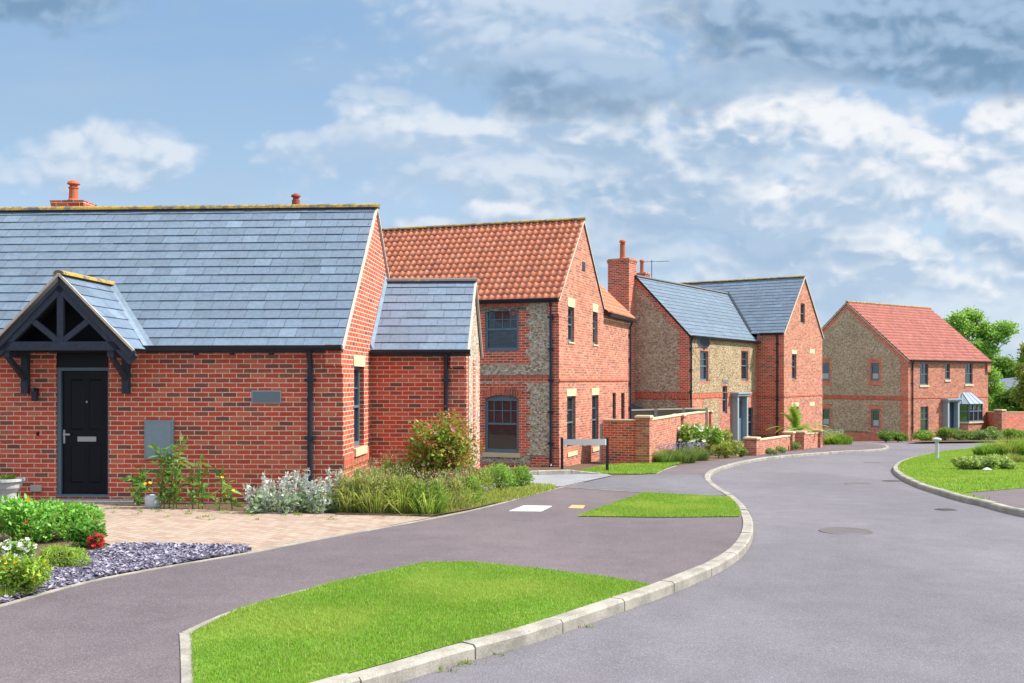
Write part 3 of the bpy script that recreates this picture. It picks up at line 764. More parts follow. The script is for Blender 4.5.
# door
u0, u1, z0, z1 = door; zt = H1.hit('F', 0, 84, 367.5)[1]
m = MB(); fF.box(m, u0, u1, -.09, -.03, zt, z1); hd = m.build('door_head_panel', M_black, H1.e)
m = MB(); fF.box(m, u0, u0 + .06, -.16, -.035, z0, zt); fF.box(m, u1 - .03, u1, -.16, -.035, z0, zt); fF.box(m, u0 + .06, u1 - .03, -.16, -.037, zt - .05, zt - .001); fF.box(m, u0, u1, -.16, -.0, z0 - .03, z0 + .03)
dfm = m.build('door_frame', M_frame, H1.e)
m = MB(); du0, du1, dz0, dz1 = u0 + .062, u1 - .032, z0 + .035, zt - .052
fF.box(m, du0, du1, -.12, -.085, dz0, dz1)
W_ = du1 - du0; H_ = dz1 - dz0
for (a, b, c, d) in ((.18, .45, .52, .93), (.57, .84, .52, .93), (.18, .45, .09, .40), (.57, .84, .09, .40)):
    A = (du0 + a * W_, du0 + b * W_, dz0 + c * H_, dz0 + d * H_)
    m2 = .018
    q0 = [fF.P(A[0], -.085, A[2]), fF.P(A[1], -.085, A[2]), fF.P(A[1], -.085, A[3]), fF.P(A[0], -.085, A[3])]
    q1 = [fF.P(A[0] + m2, -.070, A[2] + m2), fF.P(A[1] - m2, -.070, A[2] + m2), fF.P(A[1] - m2, -.070, A[3] - m2), fF.P(A[0] + m2, -.070, A[3] - m2)]
    m.hull(q0, q1)
dr = m.build('door', M_black, H1.e)
m = MB(); fF.box(m, du0 + .33 * W_, du0 + .73 * W_, -.083, -.073, dz0 + .425 * H_, dz0 + .465 * H_); m.build('letter_plate', M_metal, dr)
m = MB(); fF.box(m, du0 + .02, du0 + .05, -.083, -.07, dz0 + .41 * H_, dz0 + .52 * H_); fF.box(m, du0 + .03, du0 + .14, -.07, -.04, dz0 + .475 * H_, dz0 + .49 * H_); m.build('handle', M_metal, dr)
m = MB(); fF.box(m, du0 + .51 * W_, du0 + .54 * W_, -.083, -.075, dz0 + .74 * H_, dz0 + .755 * H_); m.build('spyhole', M_metal, dr)
m = MB(); fF.box(m, u0 - .15, u1 + .55, 0.0, .30, -.1, .04); m.build('door_step', M_conc, H1.e)
# porch
PY = -.60; xc, _ = H1.hit('F', PY, 61, 276); PR = 3.47; PH = 1.08; PE = PR - PH
m = MB()
for s in (-1, 1):
    m.beam((xc + s * .0, PY, PR - .12), (xc + s * (PH + .05), PY, PR - .12 - (PH + .05)), .07, .17)
m.box(xc - PH + .10, xc + PH - .10, PY - .035, PY + .035, PE - .02, PE + .115)
m.box(xc - .05, xc + .05, PY - .030, PY + .030, PE + .11, PR - .2)
for s in (-1, 1): m.beam((xc + s * .05, PY, PE + .13), (xc + s * .52, PY, PE + .50), .055, .085)
pf = m.build('porch_truss', M_navy, H1.e)
# boarded back and ceiling of the porch
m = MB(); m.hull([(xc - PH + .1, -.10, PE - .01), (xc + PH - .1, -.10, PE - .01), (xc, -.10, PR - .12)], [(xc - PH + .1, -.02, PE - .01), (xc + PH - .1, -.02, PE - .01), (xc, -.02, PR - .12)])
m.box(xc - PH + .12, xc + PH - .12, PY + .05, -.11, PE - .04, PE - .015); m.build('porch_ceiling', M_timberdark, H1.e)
for s in (-1, 1):
    q = (xc + s * (PH + .06), PY - .06, PR - (PH + .06) + .05) 
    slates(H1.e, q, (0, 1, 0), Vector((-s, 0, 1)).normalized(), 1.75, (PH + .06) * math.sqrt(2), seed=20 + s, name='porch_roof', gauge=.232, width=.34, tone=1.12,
           skip=None)
    m = MB(); m.beam((xc, PY - .07, PR + .055), (xc + s * (PH + .08), PY - .07, PR + .055 - PH - .08), .035, .035); m.build('porch_verge', M_mortar, H1.e)
    m = MB(); m.beam((xc + s * .02, PY - .045, PR - .03), (xc + s * (PH + .06), PY - .045, PR - .04 - PH - .06), .025, .13); m.build('bargeboard', M_navy, H1.e)
ridge(H1.e, (xc, PY - .08, PR + .08), (xc, 1.10, PR + .08), M_ridge, .09)
# lead valley
m = MB()
a0 = Vector((xc, 1.14, EZ + 1.14 * (RZ - EZ) / HW + .075)); 
def roofz(y): return EZ + .03 + y * (RZ - EZ) / HW
for s in (-1, 1):
    pts = []
    for k in range(9):
        w = k / 8 * (PH + .12); y = PR + .04 - w - EZ - .03
        pts.append((xc + s * w, y))
    A = [Vector((x - s * .07, y + .0, roofz(y) + .115)) for x, y in pts]; Mi = [Vector((x + s * .02, y + .02, roofz(y + .02) + .062)) for x, y in pts]; B = [Vector((x + s * .08, y + .05, roofz(y + .05) + .058)) for x, y in pts]
    for k in range(8):
        m.face([A[k], A[k + 1], Mi[k + 1], Mi[k]]); m.face([Mi[k], Mi[k + 1], B[k + 1], B[k]])
m.build('lead_valley', M_lead, H1.e)
# brackets
for px in (27, 127.5):
    u, zb = H1.hit('F', 0, px, 393.5); m = MB(); s = 1 if px > 60 else -1
    fF.box(m, u - .055, u + .055, 0, .09, zb, PE - .02)
    m.hull([(u - .03, -.06, zb + .18), (u + .03, -.06, zb + .18), (u + .03, -.06, zb + .27), (u - .03, -.06, zb + .27)],
           [(u - .03, PY + .03, PE - .14), (u + .03, PY + .03, PE - .14), (u + .03, PY + .03, PE - .05), (u - .03, PY + .03, PE - .05)])
    fF.box(m, u - .05, u + .05, .0901, .60, PE - .12, PE - .021)
    m.build('porch_bracket', M_navy, H1.e)
# chimney and flue
cx, _ = H1.hit('F', HW, 63, 200)
m = MB(); m.box(cx - .30, cx + .30, HW + .15, HW + .65, RZ - .8, RZ + .12); m.prism([(cx - .30, HW + .15), (cx + .30, HW + .15), (cx + .30, HW + .65), (cx - .30, HW + .65)], RZ + .12, RZ + .25, 1.09)
ch = m.build('chimney', M_brick, H1.e)
m = MB(); m.lathe((cx, HW + .4, RZ + .25), [(.12, 0), (.11, .04), (.085, .07), (.08, .26), (.095, .27), (.095, .29)], 14); pt = m.build('chimney_pot', M_pot, ch)
m = MB(); m.lathe((cx, HW + .4, RZ + .54), [(.07, 0), (.07, .04), (.12, .06), (.10, .10), (.03, .14)], 14); m.build('cowl', M_pot, pt)
fx, _ = H1.hit('F', HW, 291.5, 200)
m = MB(); m.lathe((fx, HW + .3, RZ - .1), [(.075, 0), (.075, .34), (.055, .35), (.055, .39), (.09, .40), (.085, .43), (.02, .47)], 14); m.build('roof_vent', plain('red_vent', (.33, .07, .05), .7), H1.e)
m = MB(); u_, z_ = H1.hit('F', -.1, 0, 300); m.lathe((-8.0 + .53, .72, roofz(.72)), [(.06, 0), (.06, .1), (.05, .12)], 10); m.build('tile_vent', M_gut, H1.e)

# annex (part of the same building, set back)
AY = 2.25; AW = 2.80; AH = AW / 2; AR = 1.86 + 1.92
ax1 = H1.hit('F', AY, 466.5, 400)[0]
fA = Fr('F', AY); fAR = Fr('R', ax1)
m = MB(); wall(m, fA, [(0.003, -.6), (ax1, -.6), (ax1, EZ), (0.003, EZ)]); wall(m, Fr('B', AY + AW), [(0.003, -.6), (ax1, -.6), (ax1, EZ), (0.003, EZ)])
wall(m, fAR, gable_pts(AY, AY + AW, -.6, EZ, AR - .03)); m.build('annex_wall', M_brick, H1.e)
def rake_inset(y0, y1, ze, zr, ins, zb, side=.0, tl=True, tr=True, amp=.1):
    """flint panel in a gable: toothed sides up to the eave, then parallel to the rakes"""
    ym = (y0 + y1) / 2; k = (zr - ze) / (ym - y0); a0, a1 = y0 + side, y1 - side; zs = ze + side * k - ins * math.hypot(1, k)
    body = toothed(a0, a1, zb, zs, amp, .225, tl, tr)
    # insert apex between the right and the left run
    n = len(body); imax = max(range(n), key=lambda i: (body[i][1], body[i][0])); 
    return body[:imax + 1] + [(ym, zr - ins * math.hypot(1, k))] + body[imax + 1:]
m = MB(); wall(m, fAR, rake_inset(AY, AY + AW, EZ, AR, .12, .25, .30, False, True), [rectp(AY + 1.2, AY + 1.55, .75, 2.25)], proud=.012, thick=.012); m.build('annex_flint_panel', M_flint, H1.e)
m = MB(); fAR.box(m, AY + 1.16, AY + 1.59, .001, .02, .70, 2.3); m.build('annex_brick_pier', M_brick, H1.e)
sA = Vector((0, AH + .12, AR - EZ + .12)).normalized()
dA = .12 * (AR - EZ) / AH; SA = math.hypot(AH + .12, AR - EZ + dA); sA = Vector((0, AH + .12, AR - EZ + dA)).normalized()
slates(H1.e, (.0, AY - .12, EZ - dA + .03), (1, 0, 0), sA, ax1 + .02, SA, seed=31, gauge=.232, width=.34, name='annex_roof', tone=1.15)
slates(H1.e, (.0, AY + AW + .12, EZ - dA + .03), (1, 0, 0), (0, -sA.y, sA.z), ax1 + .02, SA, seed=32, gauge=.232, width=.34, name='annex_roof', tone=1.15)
ridge(H1.e, (.03, AY + AH, AR + .06), (ax1 + .05, AY + AH, AR + .06), M_ridge2, .085)
verge(H1.e, [((ax1 + .037, AY - .12, EZ - dA), (ax1 + .037, AY + AH, AR + .02)), ((ax1 + .037, AY + AW + .12, EZ - dA), (ax1 + .037, AY + AH, AR + .02))], .05, .03)
gutter(H1, (.03, AY - .17, EZ - .055), (ax1 + .08, AY - .17, EZ - .055), (0, -1, 0))
m = MB()   # lead strip where the annex roof meets the gable
k = (AR - EZ) / AH
m.hull([(.004, AY - .1, EZ + .02 - .1), (.004, AY - .1, EZ + .16 - .1), (.014, AY - .1, EZ + .16 - .1), (.06, AY - .1, EZ - .03)], [(.004, AY + AH, AR + .06), (.004, AY + AH, AR + .16), (.014, AY + AH, AR + .16), (.06, AY + AH, AR + .075)])
m.build('lead_flashing', M_lead, H1.e)
downpipe(H1, fA, H1.hit('F', AY, 446.5, 400)[0], .05, EZ - .08)
m = MB(); fA.box(m, ax1 - .28, ax1 + .0015, .003, .10, EZ - .36, EZ - .03); m.build('annex_kneeler', M_brick, H1.e)

# ================================================================ HOUSE 2 (two storeys, pantiles)
tan2 = .352; n2 = math.hypot(1, tan2)
H2 = House('pantiled_house', (1.34, 28.5), -math.atan(tan2), 2.51, 'two-storey brick and flint house with orange pantile roof, behind the bungalow')
EZ2, RZ2, W2 = 4.88, 7.42, 5.2; LX2 = -8.6; X2 = 0; HW2 = W2 / 2
f2F, f2R = Fr('F', 0), Fr('R', 0)
wu = H2.rect('F', 0, 485, 518.7, 307, 351.3); wg = H2.rect('F', 0, 485, 518.7, 395, 452.7)
wu2 = (wu[0] - 4.2, wu[1] - 4.2, wu[2], wu[3]); wg2 = (wg[0] - 4.2, wg[1] - 4.2, wg[2], wg[3])
R2 = [H2.rect('R', 0, 568, 574.2, 307, 342), H2.rect('R', 0, 592.8, 597.6, 312, 344.5), H2.rect('R', 0, 567, 575.6, 396, 451.5), H2.rect('R', 0, 592, 598.6, 395, 447)]
R2s = [H2.rect('R', 0, 612.6, 615.8, 393, 421), H2.rect('R', 0, 621.2, 624.6, 393, 420)]
YE = H2.hit('R', 0, 629.2, 350)[0]
m = MB()
wall(m, f2F, [(LX2, -.6), (0, -.6), (0, EZ2), (LX2, EZ2)], [rectp(*wu), rectp(*wg, arch=.10), rectp(*wu2), rectp(*wg2, arch=.1)], .1)
wall(m, Fr('B', W2), [(LX2, -.6), (0, -.6), (0, EZ2), (LX2, EZ2)]); wall(m, Fr('L', LX2), gable_pts(0, W2, -.6, EZ2, RZ2 - .03))
m.build('wall', M_brick, H2.e)
m = MB(); wall(m, f2R, [(0, -.9), (YE, -.9), (YE, EZ2 - .02), (W2, EZ2 - .02), (HW2, RZ2 - .03), (0, EZ2)], [rectp(*r) for r in R2 + R2s], .1)
m.build('side_wall', M_brick2, H2.e)
m = MB(); wall(m, Fr('B', YE), [(-5, -.9), (0, -.9), (0, EZ2), (-2.5, EZ2 + 2.4), (-5, EZ2)]); m.build('rear_wing_wall', M_brick, H2.e)
window(H2, f2F, wu, 4, 2, .5, False, recess=.04, fw=.075); window(H2, f2F, wg, 4, 2, .5, True, arch=.10, recess=.04, fw=.075)
window(H2, f2F, wu2, 4, 2, .5, False, recess=.04, fw=.075); window(H2, f2F, wg2, 4, 2, .5, True, arch=.10, recess=.04, fw=.075)
for w in (wu, wu2):
    m = MB(); f2F.box(m, w[0] - .30, w[1] + .30, .002, .018, w[3] + .012, EZ2 - .09); m.build('window_head', M_sold, H2.e)
for r in R2[:2]: window(H2, f2R, r, 1, 2, .5, True, .26, recess=.08, sillmat=M_stone)
for r in R2[2:]: window(H2, f2R, r, 1, 2, .52, True, .22, recess=.08)
for r in R2s: window(H2, f2R, r, 1, 3, .45, False, recess=.08, fmat=M_gut)
# flint panels with keyed edges round the windows
zs0, zs1 = H2.hit('F', 0, 540, 382.5)[1], H2.hit('F', 0, 540, 375)[1]
xr = H2.hit('F', 0, 550, 400)[0]
def hole_t(w, d, top=.0, bot=.0): return toothed(w[0] - d, w[1] + d, w[2] - bot, w[3] + top, .11, .225, sign=1)
m = MB(); big = 0.30
wall(m, f2F, toothed(LX2 + .35, xr, zs1, EZ2 - .16, 0, .3), [hole_t(wu, .34, .10, .38), hole_t(wu2, .34, .10, .38)], proud=.012, thick=.012)
wall(m, f2F, toothed(LX2 + .35, xr, .35, zs0, 0, .3), [hole_t(wg, .36, .33, .30), hole_t(wg2, .36, .33, .30)], proud=.012, thick=.012)
m.build('flint_panel', M_flint, H2.e)
for w in (wg, wg2):       # arched heads of gauged brick
    m = MB(); uc = (w[0] + w[1]) / 2; hw = (w[1] - w[0]) / 2 + .14; zt_ = w[3]; N = 14; qa, qb = [], []
    for k in range(N + 1):
        t = -1 + 2 * k / N; qa.append((uc + t * (w[1] - w[0]) / 2, zt_ - .10 + .10 * (1 - t * t))); qb.append((uc + t * hw, zt_ + .11 + .11 * (1 - t * t)))
    for k in range(N):
        g_ = .012
        a, b, c, d = qa[k], qa[k + 1], qb[k + 1], qb[k]
        a = (a[0] + g_, a[1]); d = (d[0] + g_, d[1])
        m.hull([f2F.P(u, .002, z) for u, z in (a, b, c, d)], [f2F.P(u, .016, z) for u, z in (a, b, c, d)])
    m.build('brick_arch', M_sold, H2.e)
for (a, b, fr_, l0, l1) in ((zs0, zs1, f2F, LX2, -.30), ):
    m = MB(); fr_.box(m, l0, l1, .002, .02, (a + b) / 2 + .03, (a + b) / 2 + .10); m.build('string_course', M_sold, H2.e)
zc = H2.hit('R', 0, 590, 381)[1]
m = MB(); f2R.box(m, 0.01, YE, .002, .03, zc + .0, zc + .065); m.build('string_course', M_sold, H2.e)
k2 = (RZ2 - EZ2) / HW2; d2 = .12 * k2; S2 = math.hypot(HW2 + .12, RZ2 - EZ2 + d2); s2 = Vector((0, HW2 + .12, RZ2 - EZ2 + d2)).normalized()
pantiles(H2.e, (LX2 - .05, -.12, EZ2 - d2 + .03), (1, 0, 0), s2, -LX2 + .09, S2, seed=3)
pantiles(H2.e, (LX2 - .05, W2 + .12, EZ2 - d2 + .03), (1, 0, 0), (0, -s2.y, s2.z), -LX2 + .09, S2, seed=4)
ridge(H2.e, (LX2, HW2, RZ2 + .08), (.06, HW2, RZ2 + .08), M_ridge)
verge(H2.e, [((.015, -.1, EZ2 - d2), (.015, HW2, RZ2 + .01)), ((.015, W2 + .1, EZ2 - d2), (.015, HW2, RZ2 + .01))], .06, .05)
# rear wing roof: eave along the side wall
WY0 = W2 + .02
pantiles(H2.e, (.15, W2 - .02, EZ2 - .12), (0, 1, 0), Vector((-1, 0, .96)).normalized(), YE - W2 + .2, 3.5, seed=5, name='rear_roof')
gutter(H2, (.20, W2 + .02, EZ2 - .17), (.20, YE + .15, EZ2 - .17), (1, 0, 0)); 
gutter(H2, (LX2, -.17, EZ2 - .055), (.03, -.17, EZ2 - .055), (0, -1, 0))
downpipe(H2, f2F, H2.hit('F', 0, 551.5, 400)[0], .05, EZ2 - .08); downpipe(H2, f2R, YE - .08, .05, EZ2 - .2)
m = MB(); r = H2.rect('R', 0, 582.2, 584.8, 262, 270.5); f2R.box(m, r[0], r[1], 0, .02, r[2], r[3]); m.build('attic_vent', M_gut, H2.e)
m = MB(); f2F.box(m, -.3, .0015, .003, .09, EZ2 - .5, EZ2 - .1); m.build('kneeler', M_brick, H2.e)
m = MB(); f2R.box(m, -.02, YE, 0.003, .02, -.9, .56); m.build('plinth', M_brick3, H2.e)

# ================================================================ HOUSE 3 (slate, L-shaped)
t3 = .662; n3 = math.hypot(1, t3); ex = Vector((t3 / n3, 1 / n3)); ey = Vector((-1 / n3, t3 / n3))
H3 = House('slate_roofed_house', (7.43, 42.0), math.atan2(1, t3), 2.97, 'L-shaped brick and flint house with slate roofs and a tall chimney')
LW = 8.22; W3 = 4.92; HW3 = 2.46; E3, R3 = 4.89, 7.44
f3F, f3L = Fr('F', 0), Fr('L', 0)
q = [H3.rect('F', 0, 700, 708.2, 351, 381), H3.rect('F', 0, 741.3, 748, 351, 380.5)]
qs = H3.rect('F', 0, 722.6, 727.2, 386, 413.5); qg = H3.rect('F', 0, 746.5, 753.2, 407.5, 437)
pd = H3.rect('F', 0, 735, 743, 404, 445)
m = MB(); wall(m, f3F, [(0, -1.2), (LW, -1.2), (LW, E3), (0, E3)], [rectp(*w) for w in q + [qs, qg]], .1)
m.build('front_wall', M_brick3, H3.e)
m = MB(); wall(m, f3L, gable_pts(0, W3, -1, E3, R3 - .03)); wall(m, Fr('B', W3), [(0, -1), (LW, -1), (LW, E3), (0, E3)]); m.build('gable_wall', M_brick, H3.e)
zc3 = H3.hit('F', 0, 705, 398)[1]
m = MB(); wall(m, f3L, rake_inset(0, W3, E3, R3, .26, zc3 + .28, .42), proud=.012, thick=.012); wall(m, f3L, toothed(.42, W3 - .42, .35, zc3 - .06, .1), proud=.012, thick=.012); m.build('gable_flint_panel', M_flintd, H3.e)
def h3t(w, d, dz=.12): return toothed(w[0] - d, w[1] + d, w[2] - dz, w[3] + dz, .06, .225)
m = MB(); xs = H3.hit('F', 0, 720, 400)[0]; xa = H3.hit('F', 0, 713, 400)[0]; zbq = H3.hit('F', 0, 726, 384)[1]
wall(m, f3F, toothed(.30, LW - .28, zc3 + .22, E3 - .20, .0), [h3t(w, .13) for w in q] + [[(qs[0] - .12, zc3 + .24), (qs[1] + .12, zc3 + .24), (qs[1] + .12, qs[3] + .12), (qs[0] - .12, qs[3] + .12)]], proud=.012, thick=.012)
wall(m, f3F, toothed(xa - 1.2, xs - .05, .3, zc3 - .05, .1), proud=.012, thick=.012); m.build('flint_panel', M_flinty, H3.e)
wallbox(H3, f3F, 'date_plaque', H3.rect('F', 0, 722, 728.2, 379.5, 382), .03, M_plaq, 0)
for w in q: window(H3, f3F, w, 1, 2, .5, False, recess=.07, fw=.07, curtain=False)
window(H3, f3F, qs, 1, 1, .5, False, recess=.07, fw=.06); window(H3, f3F, qg, 1, 2, .5, False, recess=.06)
# portal
m = MB(); a, b = H3.hit('F', 0, 731.5, 420)[0], H3.hit('F', 0, 742, 420)[0]
f3F.box(m, a - .15, b + .15, 0, .36, 2.23, 2.33); f3F.box(m, a - .20, b + .20, 0, .42, 2.331, 2.40)
f3F.box(m, a, a + .16, 0, .30, 0, 2.228); f3F.box(m, b - .16, b, 0, .30, 0, 2.228); po = m.build('porch', M_framel, H3.e)
m = MB(); f3F.box(m, a + .162, b - .162, .01, .06, 0, 2.2); m.build('door', M_frame, po)
m = MB(); f3F.box(m, a + .3, b - .3, .061, .07, 1.2, 2.0); m.build('door_glazing', M_glass, po)
k3 = (R3 - E3) / HW3; d3 = .12 * k3; S3 = math.hypot(HW3 + .12, R3 - E3 + d3); s3 = Vector((0, HW3 + .12, R3 - E3 + d3)).normalized()
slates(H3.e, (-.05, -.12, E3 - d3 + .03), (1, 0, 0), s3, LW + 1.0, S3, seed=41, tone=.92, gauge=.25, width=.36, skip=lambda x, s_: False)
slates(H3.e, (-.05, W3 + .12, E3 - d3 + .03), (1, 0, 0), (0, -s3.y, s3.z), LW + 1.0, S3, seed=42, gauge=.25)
# upper part of the wing roof running into the main roof
MX0, MX1 = LW, LW + 6.3; MXM = (MX0 + MX1) / 2; ME, MR = 5.30, 8.17; MY0, MY1 = -1.34, 8.5; km = (MR - ME) / ((MX1 - MX0) / 2)
ridge(H3.e, (-.06, HW3, R3 + .05), (LW + 2.3, HW3, R3 + .05), M_ridge2)
xt = LW + (R3 - ME) / km
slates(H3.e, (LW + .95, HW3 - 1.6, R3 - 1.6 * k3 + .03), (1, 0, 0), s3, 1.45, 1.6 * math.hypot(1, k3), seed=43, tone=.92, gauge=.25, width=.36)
# main block
fM, fMR = Fr('F', MY0), Fr('R', MX1); 
fMS = Fr('L', MX0)
# the block's long side faces -x (outward L) and its gable faces -y (outward F): gable sits at y = MY0
gw = [H3.rect('F', MY0, 800.5, 804.8, 303.5, 323.5), H3.rect('F', MY0, 792, 796.4, 354, 379.5), H3.rect('F', MY0, 792, 798.4, 406.5, 430)]
m = MB(); wall(m, fM, [(MX0, -1.2), (MX1, -1.2), (MX1, ME), (MXM, MR - .03), (MX0, ME)], [rectp(*w) for w in gw], .1); m.build('street_gable_wall', M_brick2, H3.e)
m = MB(); wall(m, fMS, [(MY0, -1), (.003, -1), (.003, ME), (MY0, ME)]); m.build('side_wall', M_brick, H3.e); m = MB(); wall(m, fMS, [(W3, -1), (MY1, -1), (MY1, ME), (W3, ME)]); wall(m, Fr('R', MX1), [(MY0, -1), (MY1, -1), (MY1, ME), (MY0, ME)]); wall(m, Fr('B', MY1), [(MX0, -1), (MX1, -1), (MX1, ME), (MXM, MR - .03), (MX0, ME)])
m.build('side_wall', M_brick, H3.e)
window(H3, fM, gw[0], 1, 1, .5, False, recess=.07); window(H3, fM, gw[1], 1, 2, .5, False, .2, recess=.07); window(H3, fM, gw[2], 1, 2, .5, False, .2, recess=.07)
for (y0, y1) in ((349, 353.5), (402, 406)):
    r = H3.rect('F', MY0, 809.5, 814.5, y0, y1); m = MB(); uc = (r[0] + r[1]) / 2
    fM.box(m, r[0], uc - .004, -.02, .012, r[2], r[3]); fM.box(m, uc + .004, r[1], -.02, .012, r[2], r[3]); m.build('stone_block', M_stone, H3.e)
zcm = H3.hit('F', MY0, 800, 396.5)[1]
m = MB(); fM.box(m, MX0, MX1, .002, .028, zcm, zcm + .07); fMS.box(m, MY0, -.002, .002, .028, zcm, zcm + .07); m.build('string_course', M_sold, H3.e)
m = MB(); f3F.box(m, .0, qs[0] - .002, .002, .02, zc3, zc3 + .2); f3F.box(m, qs[1] + .002, LW - .003, .002, .02, zc3, zc3 + .2); f3L.box(m, 0, W3, .002, .02, zc3 - .02, zc3 + .22); m.build('string_course', M_sold, H3.e)
dm = .12 * km; hwm = (MX1 - MX0) / 2; SM = math.hypot(hwm + .12, MR - ME + dm); sv = Vector((hwm + .12, 0, MR - ME + dm)).normalized()
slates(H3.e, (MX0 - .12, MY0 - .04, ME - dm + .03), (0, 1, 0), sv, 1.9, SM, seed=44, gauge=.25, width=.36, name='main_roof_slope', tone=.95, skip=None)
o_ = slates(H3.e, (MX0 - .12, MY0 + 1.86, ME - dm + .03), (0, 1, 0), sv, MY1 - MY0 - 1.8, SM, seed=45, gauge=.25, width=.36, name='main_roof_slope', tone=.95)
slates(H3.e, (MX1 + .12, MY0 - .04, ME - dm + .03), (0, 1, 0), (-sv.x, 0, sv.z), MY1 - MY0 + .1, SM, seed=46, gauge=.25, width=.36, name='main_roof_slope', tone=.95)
ridge(H3.e, (MXM, MY0 - .06, MR + .06), (MXM, MY1, MR + .06), M_ridge)
verge(H3.e, [((MX0 - .1, MY0 - .055, ME - dm), (MXM, MY0 - .055, MR + .02)), ((MX1 + .1, MY0 - .055, ME - dm), (MXM, MY0 - .055, MR + .02))], .05, .03)
gutter(H3, (-.03, -.17, E3 - .055), (LW - .03, -.17, E3 - .055), (0, -1, 0)); gutter(H3, (MX0 - .17, MY0, ME - .055), (MX0 - .17, -.2, ME - .055), (-1, 0, 0))
downpipe(H3, f3F, .10, .05, E3 - .08); downpipe(H3, fMS, MY0 + .32, .05, ME - .08)
# dark valley between the two roofs
m = MB(); pa = Vector((LW, -.1 + 0, 0)); 
for k in range(8):
    x0 = MX0 - .1 + k / 8 * (R3 - ME + .1) / km; x1 = MX0 - .1 + (k + 1) / 8 * (R3 - ME + .1) / km
    zz0 = ME + (x0 - MX0) * km + .07; zz1 = ME + (x1 - MX0) * km + .07; y0 = (zz0 - .04 - E3) / k3; y1 = (zz1 - .04 - E3) / k3
    m.face([(x0 - .05, y0 - .06, zz0 + .0), (x1 - .05, y1 - .06, zz1 + .0), (x1 + .05, y1 - .10, zz1 + .08), (x0 + .05, y0 - .10, zz0 + .08)])
m.build('valley', M_gut, H3.e)
# external chimney breast on the gable
cy0, cy1 = HW3 - .30, HW3 + .78
c0 = H3.hit('R', -.62, 609, 300)[0]
m = MB(); m.box(-.60, -.002, 2.50, 4.3, -1, 5.9); m.hull([(-.60, 2.50, 5.9), (-.002, 2.50, 5.9), (-.002, 4.3, 5.9), (-.60, 4.3, 5.9)], [(-.60, 2.50, 6.5), (-.002, 2.50, 6.5), (-.002, 3.52, 6.5), (-.60, 3.52, 6.5)])
m.box(-.60, .12, 2.50, 3.52, 6.5, 8.02); m.box(-.62, .14, 2.48, 3.54, 8.02, 8.10); m.box(-.64, .16, 2.46, 3.56, 8.10, 8.18)
ch = m.build('chimney', M_brick, H3.e)
m = MB(); m.box(-.60, .12, 2.50, 3.52, 8.18, 8.22); m.build('chimney_cap', M_ridge, ch)
m = MB(); m.lathe((-.22, 3.0, 8.21), [(.15, 0), (.14, .05), (.12, .1), (.115, .62), (.13, .66)], 14); pt = m.build('chimney_pot', M_pot, ch)
m = MB(); m.lathe((-.22, 3.0, 8.91), [(.10, -.05), (.10, .04), (.16, .05), (.13, .12), (.03, .17)], 14); m.build('cowl', M_pot, pt)
my = 7.75
m = MB(); m.box(MXM - .3, MXM + .3, my - .35, my + .35, MR - .6, MR + .66); m.box(MXM - .34, MXM + .34, my - .39, my + .39, MR + .66, MR + .76); ch = m.build('chimney', M_brick, H3.e)
m = MB(); m.lathe((MXM, my, MR + .76), [(.13, 0), (.11, .08), (.10, .62), (.15, .64), (.12, .72), (.03, .78)], 12); m.build('chimney_pot', M_pot, ch)
m = MB(); a = Vector((MXM, my - .6, MR)); m.tube([a, a + Vector((0, 0, 1.45))], .022, 6)
w = a + Vector((0, .45, 1.38)); d = Vector((0.30, -1.35, -.02)); m.tube([w - Vector((.0, -.2, 0)), w + d], .012, 6)
for k in range(8):
    p = w + d * (k / 8); m.tube([p - Vector((.16, .03, 0)), p + Vector((.16, .03, 0))], .006, 4)
m.build('tv_aerial', M_gut, H3.e)
# satellite dish
du, dzz = H3.hit('F', -.2, 698.5, 343); m = MB(); prof = [(.03, 0), (.16, .02), (.27, .06), (.275, .07), (.16, .035), (.03, .02)]
m.lathe((0, 0, 0), prof, 20); m.tube([(0, -.25, -.02), (0, -.32, .25)], .012, 6); m.box(-.04, .04, -.36, -.28, .22, .30)
ds = m.build('satellite_dish', plain('dark_dish', (.045, .055, .07), .5), H3.e, smooth=False); ds.location = (du, -.42, dzz); ds.rotation_euler = Vector((-.889, -.469, .22)).to_track_quat('Z', 'Y').to_euler()
m = MB(); m.tube([(du, -.38, dzz), (du, -.2, dzz - .2), (du, -.0, dzz - .2)], .018, 6); m.build('dish_arm', M_gut, H3.e)

# ================================================================ HOUSE 4 (end house)
t4 = 1.32; n4 = math.hypot(1, t4)
H4 = House('flint_gabled_house', (24.16, 61.0), math.atan2(1, t4), 3.68, 'red-roofed end house with brown flint gable and lead-roofed bay window')
LW4 = 9.58; W4 = 8.56; HW4 = W4 / 2; E4, R4 = 4.96, 8.66
f4F, f4L = Fr('F', 0), Fr('L', 0)
fw4 = [H4.rect('F', 0, 919.8, 928.3, 363.3, 385), H4.rect('F', 0, 945, 950, 363.3, 379.6), H4.rect('F', 0, 965, 972.6, 363.3, 384)]
fg4 = H4.rect('F', 0, 920.4, 928.4, 406.5, 432)
lw4 = [H4.rect('R', 0, 870.4, 879.3, 363, 380.8), H4.rect('R', 0, 820, 829.4, 363, 380.8), H4.rect('R', 0, 871, 879.6, 409.5, 427.8), H4.rect('R', 0, 821, 829.8, 408.6, 426.2)]
m = MB(); wall(m, f4F, [(0, -1), (LW4, -1), (LW4, E4), (0, E4)], [rectp(*w) for w in fw4 + [fg4]], .1); m.build('front_wall', M_brick3, H4.e)
m = MB(); wall(m, f4L, gable_pts(0, W4, -1, E4, R4 - .03), [rectp(*w) for w in lw4], .08); wall(m, Fr('R', LW4), gable_pts(0, W4, -1, E4, R4 - .03)); wall(m, Fr('B', W4), [(0, -1), (LW4, -1), (LW4, E4), (0, E4)])
